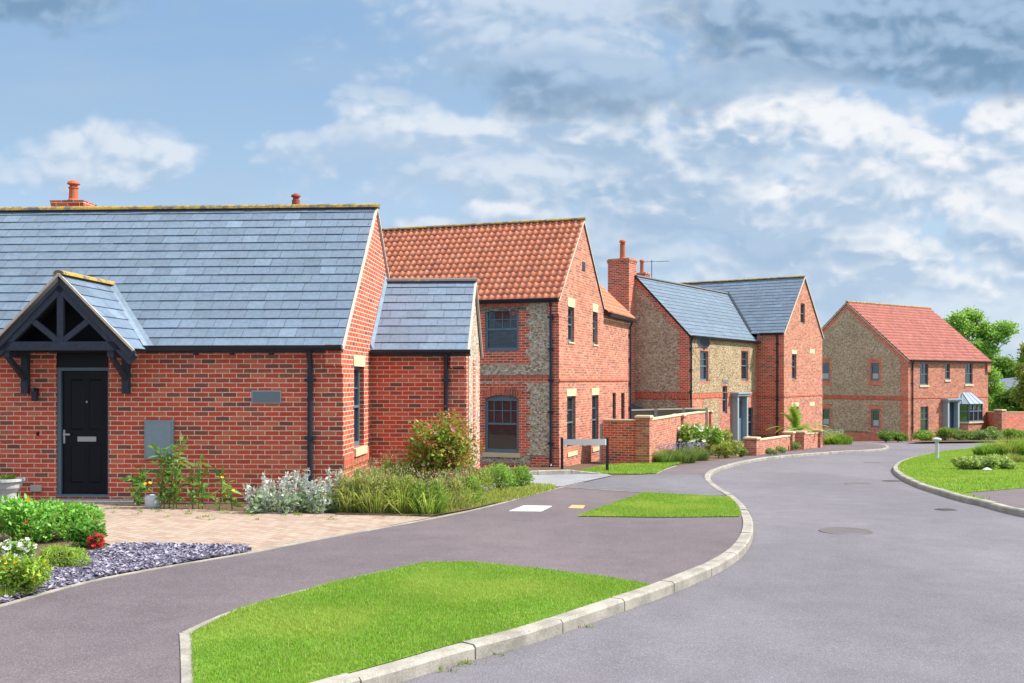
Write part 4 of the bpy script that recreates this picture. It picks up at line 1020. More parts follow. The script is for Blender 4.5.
m.build('gable_wall', M_brick, H4.e)
zc4 = H4.hit('R', 0, 890, 400)[1]
def h4t(w): return toothed(w[0] - .22, w[1] + .22, w[2] - .32, w[3] + .30, .1, .2)
m = MB(); wall(m, f4L, rake_inset(0, W4, E4, R4, .30, zc4 + .26, .45), [h4t(w) for w in lw4[:2]], proud=.012, thick=.012)
wall(m, f4L, toothed(.45, W4 - .45, .45, zc4 - .02, .1), [h4t(w) for w in lw4[2:]], proud=.012, thick=.012); m.build('flint_panel', M_flintd, H4.e)
m = MB(); f4L.box(m, 0, W4, .002, .024, zc4 + .02, zc4 + .22); f4F.box(m, 0, LW4, .002, .024, zc4 + .1, zc4 + .17); m.build('string_course', M_sold, H4.e)
for w in lw4: window(H4, f4L, w, 1, 1, .5, False, recess=.05, fw=.1, sash=False, curtain=True)
for w in fw4: window(H4, f4F, w, 2 if w[1] - w[0] > .6 else 1, 2, .5, True, recess=.06)
window(H4, f4F, fg4, 2, 2, .5, True, recess=.06)
m = MB(); a, b = H4.hit('F', 0, 942.5, 420)[0], H4.hit('F', 0, 953.8, 420)[0]
f4F.box(m, a - .12, b + .18, 0, .42, 2.32, 2.42); f4F.box(m, a - .18, b + .24, 0, .48, 2.421, 2.50); f4F.box(m, a, a + .18, 0, .36, 0, 2.318); f4F.box(m, b - .14, b + .04, 0, .36, 0, 2.318)
po = m.build('porch', M_framel, H4.e)
m = MB(); f4F.box(m, a + .182, b - .142, .01, .07, 0, 2.2); d_ = m.build('door', plain('dark_blue_door', (.03, .05, .09), .4), po)
# bay window
a, b = H4.hit('F', -.4, 963, 420)[0], H4.hit('F', -.4, 980.5, 420)[0]; by = .62; zb0, zb1 = 1.0, 2.15
bp = [(a - .18, 0), (a + .25, -by), (b - .25, -by), (b + .18, 0)]
m = MB(); m.prism([(x, y) for x, y in bp], -.8, zb0 - .1); bb = m.build('bay_base', M_brick3, H4.e)
m = MB(); m.prism([(bp[0][0] - .08, .0), (bp[1][0] - .06, -by - .08), (bp[2][0] + .06, -by - .08), (bp[3][0] + .08, 0)], zb0 - .1, zb0); m.build('bay_sill', M_stone, bb)
m = MB(); m.prism(bp, zb0 + .001, zb1); bg_ = m.build('bay_glazing', M_glass, H4.e)
m = MB()
for i in range(3):
    p, q_ = Vector(bp[i]), Vector(bp[i + 1]); n_ = 3 if i == 1 else 1
    for k in range(n_ + 1):
        c = p.lerp(q_, k / n_); m.box(c.x - .045, c.x + .045, c.y - .045, c.y + .045, zb0 + .001, zb1)
    for z in (zb0 + .04, (zb0 + zb1) / 2 + .1, zb1 - .05): m.beam((p.x, p.y, z), (q_.x, q_.y, z), .07, .07)
m.build('bay_frame', M_frame, bg_)
m = MB(); e4 = .16; A = [(bp[0][0] - e4, 0, zb1), (bp[1][0] - .08, -by - e4, zb1), (bp[2][0] + .08, -by - e4, zb1), (bp[3][0] + e4, 0, zb1)]
B = [(a + .45, 0, zb1 + .72), (a + .55, -.06, zb1 + .72), (b - .55, -.06, zb1 + .72), (b - .45, 0, zb1 + .72)]
m.hull(A, B)
A2, B2 = [Vector(p) for p in A], [Vector(p) for p in B]
for i, (s, t) in enumerate(((A2[1], B2[1]), (A2[2], B2[2]), (A2[1].lerp(A2[2], .33), B2[1].lerp(B2[2], .33)), (A2[1].lerp(A2[2], .66), B2[1].lerp(B2[2], .66)), (A2[0].lerp(A2[1], .5), B2[0].lerp(B2[1], .5)), (A2[2].lerp(A2[3], .5), B2[2].lerp(B2[3], .5)))): m.tube([s, t], .028, 6)
m.build('bay_roof', plain('bay_lead', (.27, .34, .42), .5, nscale=9, amp=.4), H4.e)
k4 = (R4 - E4) / HW4; d4 = .15 * k4; S4 = math.hypot(HW4 + .15, R4 - E4 + d4); s4 = Vector((0, HW4 + .15, R4 - E4 + d4)).normalized()
pantiles(H4.e, (-.06, -.15, E4 - d4 + .03), (1, 0, 0), s4, LW4 + .26, S4, .30, .23, base=(.53, .19, .155), seed=7)
pantiles(H4.e, (-.06, W4 + .15, E4 - d4 + .03), (1, 0, 0), (0, -s4.y, s4.z), LW4 + .26, S4, .30, .23, base=(.53, .19, .155), seed=8)
ridge(H4.e, (-.05, HW4, R4 + .08), (LW4 + .2, HW4, R4 + .08), M_ridge)
verge(H4.e, [((-.04, -.12, E4 - d4 - .03), (-.04, HW4, R4 - .02)), ((-.04, W4 + .12, E4 - d4 - .03), (-.04, HW4, R4 - .02))], .05, .05)
gutter(H4, (0, -.20, E4 - .055), (LW4 + .2, -.20, E4 - .055), (0, -1, 0)); downpipe(H4, f4F, .42, .05, E4 - .08, .04)
m = MB(); f4F.box(m, LW4 - .3, LW4 + .12, .003, .12, E4 - .75, E4 - .08); m.build('kneeler', M_brick3, H4.e)

# ================================================================ GARDEN WALLS, FENCE, SIGN
def garden_wall(name, runs, piers, label, mat=M_brick2, matf=M_brick):
    """runs: (p, q, ztop offset p, q) world points; piers: (p, size, height, rot)"""
    c = piers[0][0]; rot = piers[0][3]; e = empty(name, (c.x, c.y, gz(c.y)), rot, label, 'garden wall'); I = e.matrix_basis.inverted() if False else (Matrix.Translation((c.x, c.y, gz(c.y))) @ Matrix.Rotation(rot, 4, 'Z')).inverted()
    for (p, q, hp, hq, th) in runs:
        d = (q - p).normalized(); n = Vector((-d.y, d.x)) * th / 2; m = MB(); mc = MB(); N = max(1, int((q - p).length / 2))
        w_ = lambda P, z: I @ Vector((P.x, P.y, z))
        for k in range(N):
            a, b = p.lerp(q, k / N), p.lerp(q, (k + 1) / N); ha, hb = hp + (hq - hp) * k / N, hp + (hq - hp) * (k + 1) / N
            m.hull([w_(a - n, gz(a.y) - .3), w_(a - n, ha), w_(a + n, ha), w_(a + n, gz(a.y) - .3)], [w_(b - n, gz(b.y) - .3), w_(b - n, hb), w_(b + n, hb), w_(b + n, gz(b.y) - .3)])
            n2_ = n * 1.25
            mc.hull([w_(a - n2_, ha + .001), w_(a - n2_, ha + .045), w_(a + n2_, ha + .045), w_(a + n2_, ha + .001)], [w_(b - n2_, hb + .001), w_(b - n2_, hb + .045), w_(b + n2_, hb + .045), w_(b + n2_, hb + .001)])
        s_ = m.build('wall_panel', mat if abs(d.y) > abs(d.x) else matf, e); mc.build('coping', M_stone, s_)
    for (p, sz, ht, r) in piers:
        l = I @ Vector((p.x, p.y, gz(p.y))); a = sz / 2
        m = MB(); m.box(l.x - a, l.x + a, l.y - a, l.y + a, l.z - .3, l.z + ht - .12)
        m.box(l.x - a - .02, l.x + a + .02, l.y - a - .02, l.y + a + .02, l.z + ht - .12, l.z + ht - .06); pi = m.build('pier', mat, e)
        m = MB(); m.prism([(l.x - a - .04, l.y - a - .04), (l.x + a + .04, l.y - a - .04), (l.x + a + .04, l.y + a + .04), (l.x - a - .04, l.y + a + .04)], l.z + ht - .059, l.z + ht, .92); m.build('pier_cap', M_stone, pi)
    return e
rot2 = -math.atan(tan2); fd = Vector((1, -tan2)).normalized(); sdv = Vector((tan2, 1)).normalized()
P0 = Vector((4.02, 30.45)); S0 = .42
pr = lambda s: P0 + sdv * s
zt = lambda y: CZ - 1.25 - .009 * (y - 30)
e_ = 13.2
garden_wall('garden_wall', [(P0 - fd * .21, P0 - fd * 1.27, CZ - 1.25, CZ - 1.25, .22), (pr(.21), pr(5.9), CZ - 1.245, CZ - 1.28, .22), (pr(6.3), pr(12.9), CZ - 1.28, CZ - 1.35, .22)],
            [(P0, S0, 1.48, rot2), (pr(6.1), .40, 1.53, rot2), (pr(13.0), .40, 1.70, rot2)], 'tall brick garden wall with three piers running back from the grass strip, between pantiled and slate houses')
q1 = G(752, 455.4).xy; q3 = G(800.5, 449.2).xy; q4 = G(817, 447.5).xy; q2 = G(789, 450).xy
dd = (q3 - q1).normalized(); rr = math.atan2(dd.y, dd.x)
top = lambda p, h: gz(p.y) + h
garden_wall('low_garden_wall', [(q1 + dd * .2, q2, top(q1, .52), top(q2, .60), .2), (q3 + dd * .15, q4, top(q3, .64), top(q4, .66), .2)],
            [(q1, .46, .68, rr), (q2, .40, .80, rr), (q3, .40, .80, rr), (q4, .40, .82, rr)], 'low knee-high brick wall with pale coping beside the palm, before the L-shaped house')
# wall at the right beyond the end house
w0 = Vector((31.9, 67.0)); w1 = Vector((37.0, 66.5)); g0 = G(999, 433).xy
ga = Vector(((988 - 512) * .0668, 66.8)); gb = Vector(((1000 - 512) * .0645, 64.5)); gc = Vector(((1090 - 512) * .072, 72))
garden_wall('boundary_wall', [(ga, gb, CZ - 2.15, CZ - 2.10, .25), (gb, gc, CZ - 2.08, CZ - 2.36, .25)], [(gb, .5, 1.85, math.atan2(-6.5, 4.8))], 'brick boundary wall on the far right beyond the bay window of the end house')
# close boarded fence between the second and the third house
fa = Vector(((626 - 512) * .0385, 38.5)); fb = Vector(((706 - 512) * .0415, 41.5))
fe = empty('board_fence', (fa.x, fa.y, gz(fa.y)), 0, 'weathered close-boarded timber fence behind the tall brick garden wall', 'fence')
m = MB(); N = int((fb - fa).length / .12); off = Vector((fa.x, fa.y, gz(fa.y)))
ztp = CZ - (409.5 - 380) * .0395
rl = random.Random(3)
for k in range(N):
    p = fa.lerp(fb, k / N); c = Vector((p.x, p.y, 0)) - off; m.box(c.x - .055, c.x + .05, c.y - .01, c.y + .012, -1, ztp - off.z - .04 + rl.uniform(-.008, .008))
m.build('boards', M_wood, fe)
m = MB(); A = Vector((fa.x, fa.y, ztp)) - off; B = Vector((fb.x, fb.y, ztp)) - off
m.beam(A, B, .07, .05); m.beam(A - Vector((0, .03, .55)), B - Vector((0, .03, .55)), .05, .08); m.build('rail', plain('pale_rail', (.34, .31, .24), .9, nscale=20), fe)
for k in (0, .35, .7, 1):
    p = A.lerp(B, k); m = MB(); m.box(p.x - .06, p.x + .06, p.y - .09, p.y - .02, -1, ztp - off.z + .03); m.build('post', plain('fence_post', (.36, .35, .31), .9, nscale=20), fe)
# small slate lean-to behind the fence
lp = Vector(((631 - 512) * .042, 42.2)); le = empty('garden_shed', (lp.x, lp.y, gz(lp.y)), .1, 'small slate-roofed garden shed just showing over the fence', 'shed')
m = MB(); m.box(-1.2, .35, 0, 1.4, 0, 1.7); m.build('wall', M_wood, le)
m = MB(); zz = 1.7; m.hull([(-1.3, -.1, zz), (.62, -.1, zz), (.62, -.1, zz + .04), (-.4, -.1, zz + .5), (-1.3, -.1, zz + .04)], [(-1.3, 1.5, zz), (.62, 1.5, zz), (.62, 1.5, zz + .04), (-.4, 1.5, zz + .5), (-1.3, 1.5, zz + .04)]); m.build('roof', plain('shed_slate', (.07, .09, .13), .6), le)
# grey gate standing by the wall end
gp = P0 - fd * 1.31; ge = empty('side_gate', (gp.x, gp.y, gz(gp.y)), rot2, 'pale grey side gate between the pantiled house and the brick garden wall', 'gate')
m = MB(); 
for k in range(6): m.box(-.045, -.02, .03 + k * .15, .03 + k * .15 + .145, .06, 1.12)
m.build('gate_boards', M_framel, ge); m = MB(); m.box(-.07, .02, -.05, .02, 0, 1.22); m.build('gate_post', M_framel, ge)
# name board on two posts
s0 = G(562, 469).xy; s1 = G(607.2, 472.2).xy; se = empty('name_board', (s0.x, s0.y, gz(s0.y)), 0, 'low blank pale board on two black posts, standing at the drive corner', 'sign')
dv = (s1 - s0)
for p, h_, tl in ((s0, .86, 0), (s1, .90, 0)):
    m = MB(); l = Vector((p.x - s0.x, p.y - s0.y, gz(p.y) - gz(s0.y))); m.box(l.x - .036, l.x + .036, l.y - .036, l.y + .036, -.3 + l.z, l.z + h_ - .02); m.prism([(l.x - .036, l.y - .036), (l.x + .036, l.y - .036), (l.x + .036, l.y + .036), (l.x - .036, l.y + .036)], l.z + h_ - .02, l.z + h_ + .015, .4); m.build('post', M_gut, se)
m = MB(); l1 = Vector((dv.x, dv.y, gz(s1.y) - gz(s0.y))); m.beam(Vector((.04, -.045, .735)), l1 + Vector((-.04, -.045, .775)), .02, .16); m.build('board', plain('pale_board', (.80, .84, .85), .6, nscale=10, amp=.15), se)
# drive kerb in front of house 2
m = MB(); A, B, Cc = G(430, 474.5, .1), G(572, 471, .1), G(600, 474.2, .02)
kk = [A.xy, B.xy, Cc.xy]; ks_ = smooth_line(kk, 6)
o = kerb('kerb', ks_, offset_line(ks_, .13), lambda p: .13 if p.x < B.x else .13 - .09 * min(1, (p.x - B.x) / (Cc.x - B.x)), off0=0)
# bollard light
bp_ = G(937, 458.2); be = empty('bollard_light', bp_, 0, 'short white bollard light at the edge of the lawn island on the right', 'bollard light')
m = MB(); m.lathe((0, 0, 0), [(.10, 0), (.10, .02), (.065, .03), (.06, .60)], 14); m.build('post', plain('bollard_white', (.52, .54, .56), .5, nscale=20, amp=.4), be)
m = MB(); m.lathe((0, 0, .60), [(.06, 0), (.14, .02), (.15, .05), (.14, .08), (.05, .11)], 14); m.build('cap', plain('bollard_cap', (.50, .57, .58), .5, nscale=20, amp=.3), be)
# covers in the pavement and the road
def cover(name, pix, off, mat, label, th=.006):
    pts = [G(a, b, off) for a, b in pix]; m = MB(); m.hull([p + Vector((0, 0, .0)) for p in pts], [p + Vector((0, 0, th)) for p in pts]); o = m.build(name, mat); tag(o, label, 'cover'); return o
cover('utility_cover', [(509, 511.3), (541, 511.6), (552, 506.3), (524, 505.8)], .002, M_white, 'white square utility cover set into the pavement')
cover('stopcock_cover', [(568, 508.3), (583, 508.8), (585, 505.6), (572, 505.2)], .002, M_cover, 'small buff cover beside the white square in the pavement')
def disc_cover(px, py, rx, label, rect=False):
    c = G(px, py, ROFF); d = c.y; r_ = rx * d / 1000; e = empty('manhole_cover' if not rect else 'drain_grate', c, .3, label, 'manhole cover' if not rect else 'drain')
    m = MB()
    if rect: m.box(-r_, r_, -r_ * .9, r_ * .9, .003, .01)
    else: m.lathe((0, 0, 0), [(r_, .002), (r_, .008), (r_ * .86, .0081), (r_ * .84, .005), (.02, .005)], 24)
    m.build('frame', M_iron, e)
    if rect:
        m = MB()
        for k in range(5): m.box(-r_ * .8, r_ * .8, -r_ * .7 + k * r_ * .3, -r_ * .7 + k * r_ * .3 + r_ * .14, .0105, .018)
        m.build('bars', M_metal if False else M_iron, e)
disc_cover(846, 531.5, 26, 'round manhole cover in the near part of the road, largest of the covers')
disc_cover(858, 484, 13, 'dark cover in the middle of the road, left of the lawn island kerb')
disc_cover(872, 462.8, 8, 'farthest small dark cover in the road, near the far pavement corner')
disc_cover(893, 481.3, 8, 'small square drain against the island kerb', True)
disc_cover(946, 510, 8, 'small drain near the dropped kerb on the right', True)
# urn and bowl
up = G(7, 506); ue = empty('stone_urn', up, 0, 'pale stone urn planter by the porch at the left edge', 'planter')
m = MB(); m.lathe((0, 0, 0), [(.19, 0), (.19, .04), (.16, .08), (.13, .14), (.14, .2), (.20, .28), (.215, .35), (.25, .38), (.25, .42), (.21, .42), (.19, .38)], 22); m.build('bowl', M_urn, ue, smooth=False)
up2 = up
bp2 = G(153.5, 508.5); m = MB(); m.lathe((0, 0, 0), [(.09, 0), (.12, .04), (.125, .16), (.10, .2), (.09, .19)], 18); o = m.build('small_planter', M_urn, None, smooth=True); o.location = bp2; tag(o, 'small pale round pot among the tall weeds under the meter box', 'plant pot')

# ================================================================ PLANTS
def leaf_arrays(rg, cen, size, aspect=.45, up=.5):
    n = len(cen); a = rg.random(n) * 2 * np.pi; el = rg.normal(size=n) * .55 + up
    d = np.stack([np.cos(a) * np.cos(el), np.sin(a) * np.cos(el), np.sin(el)], 1)
    r = rg.normal(size=(n, 3)); s = np.cross(d, r); s /= np.linalg.norm(s, axis=1)[:, None] + 1e-9
    L = (size * (.6 + .8 * rg.random(n)))[:, None]
    nn = np.cross(d, s)
    V = np.stack([cen, cen + d * L * .5 + s * L * aspect * .5 + nn * L * .06, cen + d * L, cen + d * L * .5 - s * L * aspect * .5 + nn * L * .06], 1).reshape(-1, 3)
    return V, np.arange(4 * n).reshape(n, 4)
def pal(rg, n, cols, var=.22):
    cols = np.array(cols); i = rg.integers(0, len(cols), n); c = cols[i] * (1 + (rg.random((n, 1)) - .5) * 2 * var)
    return np.clip(c, 0, 1)
def blob_pts(rg, blobs, n, shell=.5, zmin=None):
    w = np.array([b[3] * b[4] * b[5] for b in blobs]) ** .67; w = w / w.sum(); k = rg.choice(len(blobs), n, p=w)
    B = np.array(blobs)[k]; d = rg.normal(size=(n, 3)); d /= np.linalg.norm(d, axis=1)[:, None]
    r = rg.random(n) ** (1 / (2 + shell * 4)); p = B[:, :3] + d * r[:, None] * B[:, 3:6] * (1 + rg.normal(size=(n, 1)) * .08)
    if zmin is not None: p[:, 2] = np.maximum(p[:, 2], zmin + rg.random(n) * .03)
    return p
def foliage(parent, name, blobs, n, size, cols, seed, aspect=.5, up=.4, mat=None, zmin=0, var=.25, jit=0):
    rg = np.random.default_rng(seed); p = blob_pts(rg, blobs, n, zmin=zmin); p = p + rg.normal(size=p.shape) * jit; V, F = leaf_arrays(rg, p, size, aspect, up)
    ck = pal(rg, n, cols, var)
    # clumps differ in tone
    f = np.sin(p[:, 0] * 9 / (blobs[0][3] + .3) + seed) * np.sin(p[:, 1] * 7 / (blobs[0][4] + .3)) * np.sin(p[:, 2] * 8 / (blobs[0][5] + .3) + 1)
    ck = np.clip(ck * (1 + .25 * f[:, None]), 0, 1)
    return raw_mesh(name, V, F, np.repeat(ck, 4, 0), mat or M_leaf, parent)
def blades(parent, name, pts, h, w, cols, seed, lean=.35, mat=None, var=.25):
    """pts (n,3) roots; tapered two-segment blades"""
    rg = np.random.default_rng(seed); n = len(pts); a = rg.random(n) * 2 * np.pi; b = a + np.pi / 2 + rg.normal(size=n) * .3
    H = (np.full(n, h) if np.isscalar(h) else h) * (.55 + .7 * rg.random(n)); Wd = w * (.7 + .6 * rg.random(n)); ln = np.abs(rg.normal(size=n)) * lean
    d = np.stack([np.cos(a), np.sin(a), np.zeros(n)], 1); s = np.stack([np.cos(b), np.sin(b), np.zeros(n)], 1) * Wd[:, None] / 2; z = np.array([0, 0, 1.])
    m1 = pts + z * (H * .55)[:, None] + d * (H * ln * .35)[:, None]; t = pts + z * (H * (1 - ln * .25))[:, None] + d * (H * ln)[:, None]
    V = np.stack([pts - s, pts + s, m1 + s * .75, m1 - s * .75, t], 1).reshape(-1, 3); i = np.arange(n)[:, None] * 5
    F = np.concatenate([np.stack([i[:, 0], i[:, 0] + 1, i[:, 0] + 2], 1), np.stack([i[:, 0], i[:, 0] + 2, i[:, 0] + 3], 1), np.stack([i[:, 0] + 3, i[:, 0] + 2, i[:, 0] + 4], 1)], 0)
    c = pal(rg, n, cols, var); return raw_mesh(name, V, F, np.repeat(c, 5, 0), mat or M_blade, parent)
def in_poly(P, poly):
    x, y = P[:, 0], P[:, 1]; ins = np.zeros(len(P), bool); n = len(poly)
    for i in range(n):
        x0, y0 = poly[i][0], poly[i][1]; x1, y1 = poly[(i + 1) % n][0], poly[(i + 1) % n][1]
        if y0 == y1: continue
        c = ((y0 > y) != (y1 > y)) & (x < (x1 - x0) * (y - y0) / (y1 - y0) + x0); ins ^= c
    return ins
def scatter(poly, dens, seed, off=.0, ymax=None):
    rg = np.random.default_rng(seed); a = np.array([(p[0], p[1]) for p in poly]); lo, hi = a.min(0), a.max(0)
    if ymax: hi[1] = min(hi[1], ymax)
    n = int(np.prod(hi - lo) * dens); P = lo + rg.random((n, 2)) * (hi - lo); P = P[in_poly(P, poly)]
    z = CZ - np.interp(P[:, 1], _ks, _hv) + off; return np.concatenate([P, z[:, None]], 1)
def pnoise(P, f, seed):
    rg = np.random.default_rng(seed); v = np.zeros(len(P))
    for k in range(6):
        a = rg.random() * 6.28; ff = f * (1 + k * .6); v += np.sin(P[:, 0] * ff * math.cos(a) + P[:, 1] * ff * math.sin(a) + rg.random() * 6) / (1 + k * .4)
    return v / 2.5
GCOL = np.array([(.14, .34, .022), (.20, .40, .035), (.24, .44, .05), (.12, .29, .02), (.38, .42, .14)])
def lawn_blades(name, poly, dens, h, w, seed, off, ymax=None, label=None):
    P = scatter(poly, dens, seed, off, ymax); n = len(P); rg = np.random.default_rng(seed)
    o = blades(None, name, P, h * (1 + .3 * pnoise(P, 2.2, 3)), w, GCOL, seed, .5)
    # worn straw-coloured patches belong to the turf
    me = o.data; col = np.repeat(pal(rg, n, GCOL, .2), 5, 0); f = np.clip(pnoise(P, 2.0, 9) * 1.3 + .05 + pnoise(P, 9, 4) * .3, 0, 1); f = np.repeat(f, 5)[:, None]
    col = col * (1 - f * .75) + np.array([.40, .48, .10]) * f * .75
    me.color_attributes['tint'].data.foreach_set('color', np.concatenate([col, np.ones((len(col), 1))], 1).astype(np.float32).ravel())
    o['kind'] = 'stuff'; tag(o, label, 'grass'); return o
def grow(poly, d):
    c = sum((Vector((p[0], p[1])) for p in poly), Vector((0, 0))) / len(poly)
    return [Vector((p[0], p[1])) + (Vector((p[0], p[1])) - c).normalized() * d for p in poly]
lawn_blades('lawn_grass', grow(L1, .012), 11000, .026, .0042, 51, .012, label='short mown grass of the large foreground lawn inside the kerb')
lawn_blades('lawn_grass', grow(L2, .02), 4200, .032, .007, 52, .012, label='short mown grass of the small triangular lawn by the drive')
lawn_blades('lawn_grass', L3, 900, .05, .018, 53, .016, label='strip of short grass at the foot of the tall garden wall')
lawn_blades('lawn_grass', [Vector((min(p[0], 25.0), p[1])) for p in isl_lawn], 620, .05, .014, 54, .006, 46, label='mown grass of the lawn island on the right')
# weeds in the joints of the paving and along the kerb
wp = []
rg = np.random.default_rng(8)
for k in range(60):
    px = rg.uniform(110, 420); py = rg.uniform(505, 520); wp.append(tuple(G(px, py, .01)))
for k in range(6):
    i = rg.integers(8, 34); p = kerb_left[i].lerp(kerb_left[i + 1], rg.random()); wp.append((p.x + .03, p.y - .02, gz(p.y) + ROFF))
wp = np.array(wp); wp = np.repeat(wp, 14, 0) + rg.normal(size=(len(wp) * 14, 3)) * np.array([.03, .03, 0])
o = blades(None, 'paving_weeds', wp, .032, .009, [(.22, .32, .06), (.40, .36, .16), (.16, .26, .05)], 60, .9); o['kind'] = 'stuff'; tag(o, 'small weeds in the joints of the paving and along the kerb', 'weeds')
# slate chips
P = scatter(SB, 2400, 61, .016); n = len(P); rg = np.random.default_rng(61)
ang = rg.random(n) * 6.28; tilt = rg.normal(size=(n, 2)) * .32; S_ = .018 + .022 * rg.random(n)
ux = np.stack([np.cos(ang), np.sin(ang), tilt[:, 0]], 1) * S_[:, None]; uy = np.stack([-np.sin(ang), np.cos(ang), tilt[:, 1]], 1) * (S_ * (.45 + .4 * rg.random(n)))[:, None]
P[:, 2] += rg.random(n) * .022
V = np.stack([P - ux - uy * .6, P + ux * .7 - uy, P + ux, P + uy, P - ux * .8 + uy * .7], 1); th = np.array([0, 0, .008]); Vb = V - th
V10 = np.concatenate([V, Vb], 1).reshape(-1, 3); i = np.arange(n)[:, None] * 10; quads = []
c = pal(rg, n, [(.19, .17, .24), (.26, .24, .33), (.34, .32, .42), (.13, .115, .165), (.42, .40, .48)], .2)
me_F = np.concatenate([np.stack([i[:, 0] + a, i[:, 0] + b, i[:, 0] + b + 5, i[:, 0] + a + 5], 1) for a, b in ((0, 1), (1, 2), (2, 3), (3, 4), (4, 0))] + [np.stack([i[:, 0], i[:, 0] + 1, i[:, 0] + 2, i[:, 0] + 3], 1), np.stack([i[:, 0], i[:, 0] + 3, i[:, 0] + 4, i[:, 0]], 1)[:0]], 0)
o = raw_mesh('slate_chippings', V10, me_F, np.repeat(c, 10, 0), M_slatec); o['kind'] = 'stuff'; tag(o, 'bed of purple-grey slate chippings beside the pavement', 'slate chippings')

def plant(name, px, py, label, cat='plant', group=None, off=0.0):
    p = G(px, py, off); e = empty(name, p, 0, label, cat, group); e['_d'] = p.y; return e, p.y / 1000
def blossoms(e, blobs, n, size, cols, seed, zmin=.02, up=.3):
    rg = np.random.default_rng(seed); p = blob_pts(rg, blobs, n, shell=4, zmin=zmin)
    V, F, K = [], [], []
    for q, c in zip(p, pal(rg, n, cols, .12)):
        d = np.array([rg.normal() * .5, rg.normal() * .5 - .5, .8]); d /= np.linalg.norm(d); a = np.cross(d, [0, 0, 1.]); a /= np.linalg.norm(a) + 1e-9; b2 = np.cross(d, a)
        for k in range(5):
            t = k * 2 * math.pi / 5; t2 = t + .55; t0 = t - .55; b0 = len(V)
            V += [q, q + (a * math.cos(t0) + b2 * math.sin(t0)) * size * .75, q + (a * math.cos(t) + b2 * math.sin(t)) * size + d * size * .15, q + (a * math.cos(t2) + b2 * math.sin(t2)) * size * .75]
            F.append((b0, b0 + 1, b0 + 2, b0 + 3)); K += [c] * 4
    return raw_mesh('blossoms', np.array(V), np.array(F), np.array(K), M_petal, e)
def bush(name, px, py, rx, h, n, size, cols, seed, label, cat='shrub', group=None, depth=None, flowers=None, aspect=.5, up=.4, lumps=7, off=0.0, stems=True):
    """rx, h in pixels at that distance"""
    e, k = plant(name, px, py, label, cat, group, off); RX, H = rx * k, h * k; RY = depth or RX * .8; rl = random.Random(seed)
    bl = [(0, 0, H * .45, RX * .68, RY * .68, H * .45)]
    for i in range(lumps):
        a = rl.uniform(0, 6.28); r_ = rl.uniform(.35, .8); s = rl.uniform(.25, .45); zz = rl.uniform(.3, .8) * (1.15 - .45 * r_)
        bl.append((math.cos(a) * r_ * RX, math.sin(a) * r_ * RY, H * zz, RX * s, RY * s, H * s * .8))
    foliage(e, 'foliage', bl, n, size, cols, seed, aspect, up)
    if stems:
        m = MB()
        for i in range(6):
            a = rl.uniform(0, 6.28); m.tube([(0.02 * math.cos(a), .02 * math.sin(a), -.05), (math.cos(a) * RX * .25, math.sin(a) * RY * .25, H * .4), (math.cos(a) * RX * .5, math.sin(a) * RY * .5, H * .75)], [.014, .01, .005], 5)
        m.build('stems', M_bark, e)
    if flowers:
        for (nf, sz, fc) in flowers: blossoms(e, bl, nf, sz, fc, seed + 7)
    return e
def clump(name, px, py, rx, h, n, w, cols, seed, label, cat='plant', group=None, lean=.35, ry=None, flowers=None, off=0, heads=None):
    e, k = plant(name, px, py, label, cat, group, off); RX, H = rx * k, h * k; RY = ry or RX * .7; rg = np.random.default_rng(seed)
    a = rg.random(n) * 6.28; r_ = np.sqrt(rg.random(n)); P = np.stack([np.cos(a) * r_ * RX, np.sin(a) * r_ * RY, np.zeros(n)], 1)
    # follow the slope of the ground
    y0 = e.location.y; P[:, 2] = (CZ - np.interp(P[:, 1] + y0, _ks, _hv)) - gz(y0) - .01
    blades(e, 'blades', P, H * (1.15 - .5 * r_), w, cols, seed, lean)
    if flowers:
        for (nf, sz, fc, zf) in flowers: blossoms(e, [(0, 0, H * zf, RX * .8, RY * .8, H * .2)], nf, sz, fc, seed + 3)
    return e
GR = [(.13, .32, .04), (.19, .40, .055), (.09, .24, .03), (.26, .45, .08)]
YG = [(.27, .38, .06), (.36, .46, .09), (.19, .31, .04), (.44, .44, .14)]
DRY = [(.28, .34, .09), (.40, .38, .16), (.34, .25, .13), (.17, .28, .06), (.46, .43, .22)]
DK = [(.05, .15, .025), (.075, .20, .035), (.11, .26, .045)]
# left foreground bed
bush('leafy_perennial', 42, 541, 56, 41, 6500, .055, [(.17, .46, .06), (.24, .56, .09), (.12, .36, .05), (.34, .64, .16)], 101, 'large bright green leafy perennial filling the corner bed at the left edge', 'plant', depth=.5, aspect=.55, flowers=[(9, .026, [(.78, .40, .62)]), (7, .028, [(.85, .25, .03)]), (6, .028, [(.75, .02, .06)])])
bush('leafy_perennial', 84, 547, 20, 28, 1500, .05, [(.08, .28, .03), (.12, .36, .045), (.06, .22, .025)], 102, 'smaller green bedding plant with orange and pink flowers beside the red ones', 'plant', flowers=[(4, .028, [(.85, .25, .02)]), (5, .024, [(.75, .45, .6)])])
bush('white_flowers', 17, 568, 20, 30, 1200, .04, GR, 103, 'clump of white flowers at the left edge of the bed', 'flowers', flowers=[(230, .026, [(.85, .83, .78)])])
bush('mounded_herb', 60, 569, 30, 25, 5000, .03, [(.30, .48, .07), (.40, .56, .10), (.22, .38, .05)], 104, 'rounded yellow-green mound of herb beside the slate chippings', 'plant', aspect=.25)
bush('yellow_flowers', 22, 596, 28, 38, 2600, .04, [(.22, .42, .05), (.32, .52, .08), (.44, .56, .10)], 105, 'yellow-flowered plant spilling over the slate chippings', 'flowers', flowers=[(60, .018, [(.85, .62, .03)])])
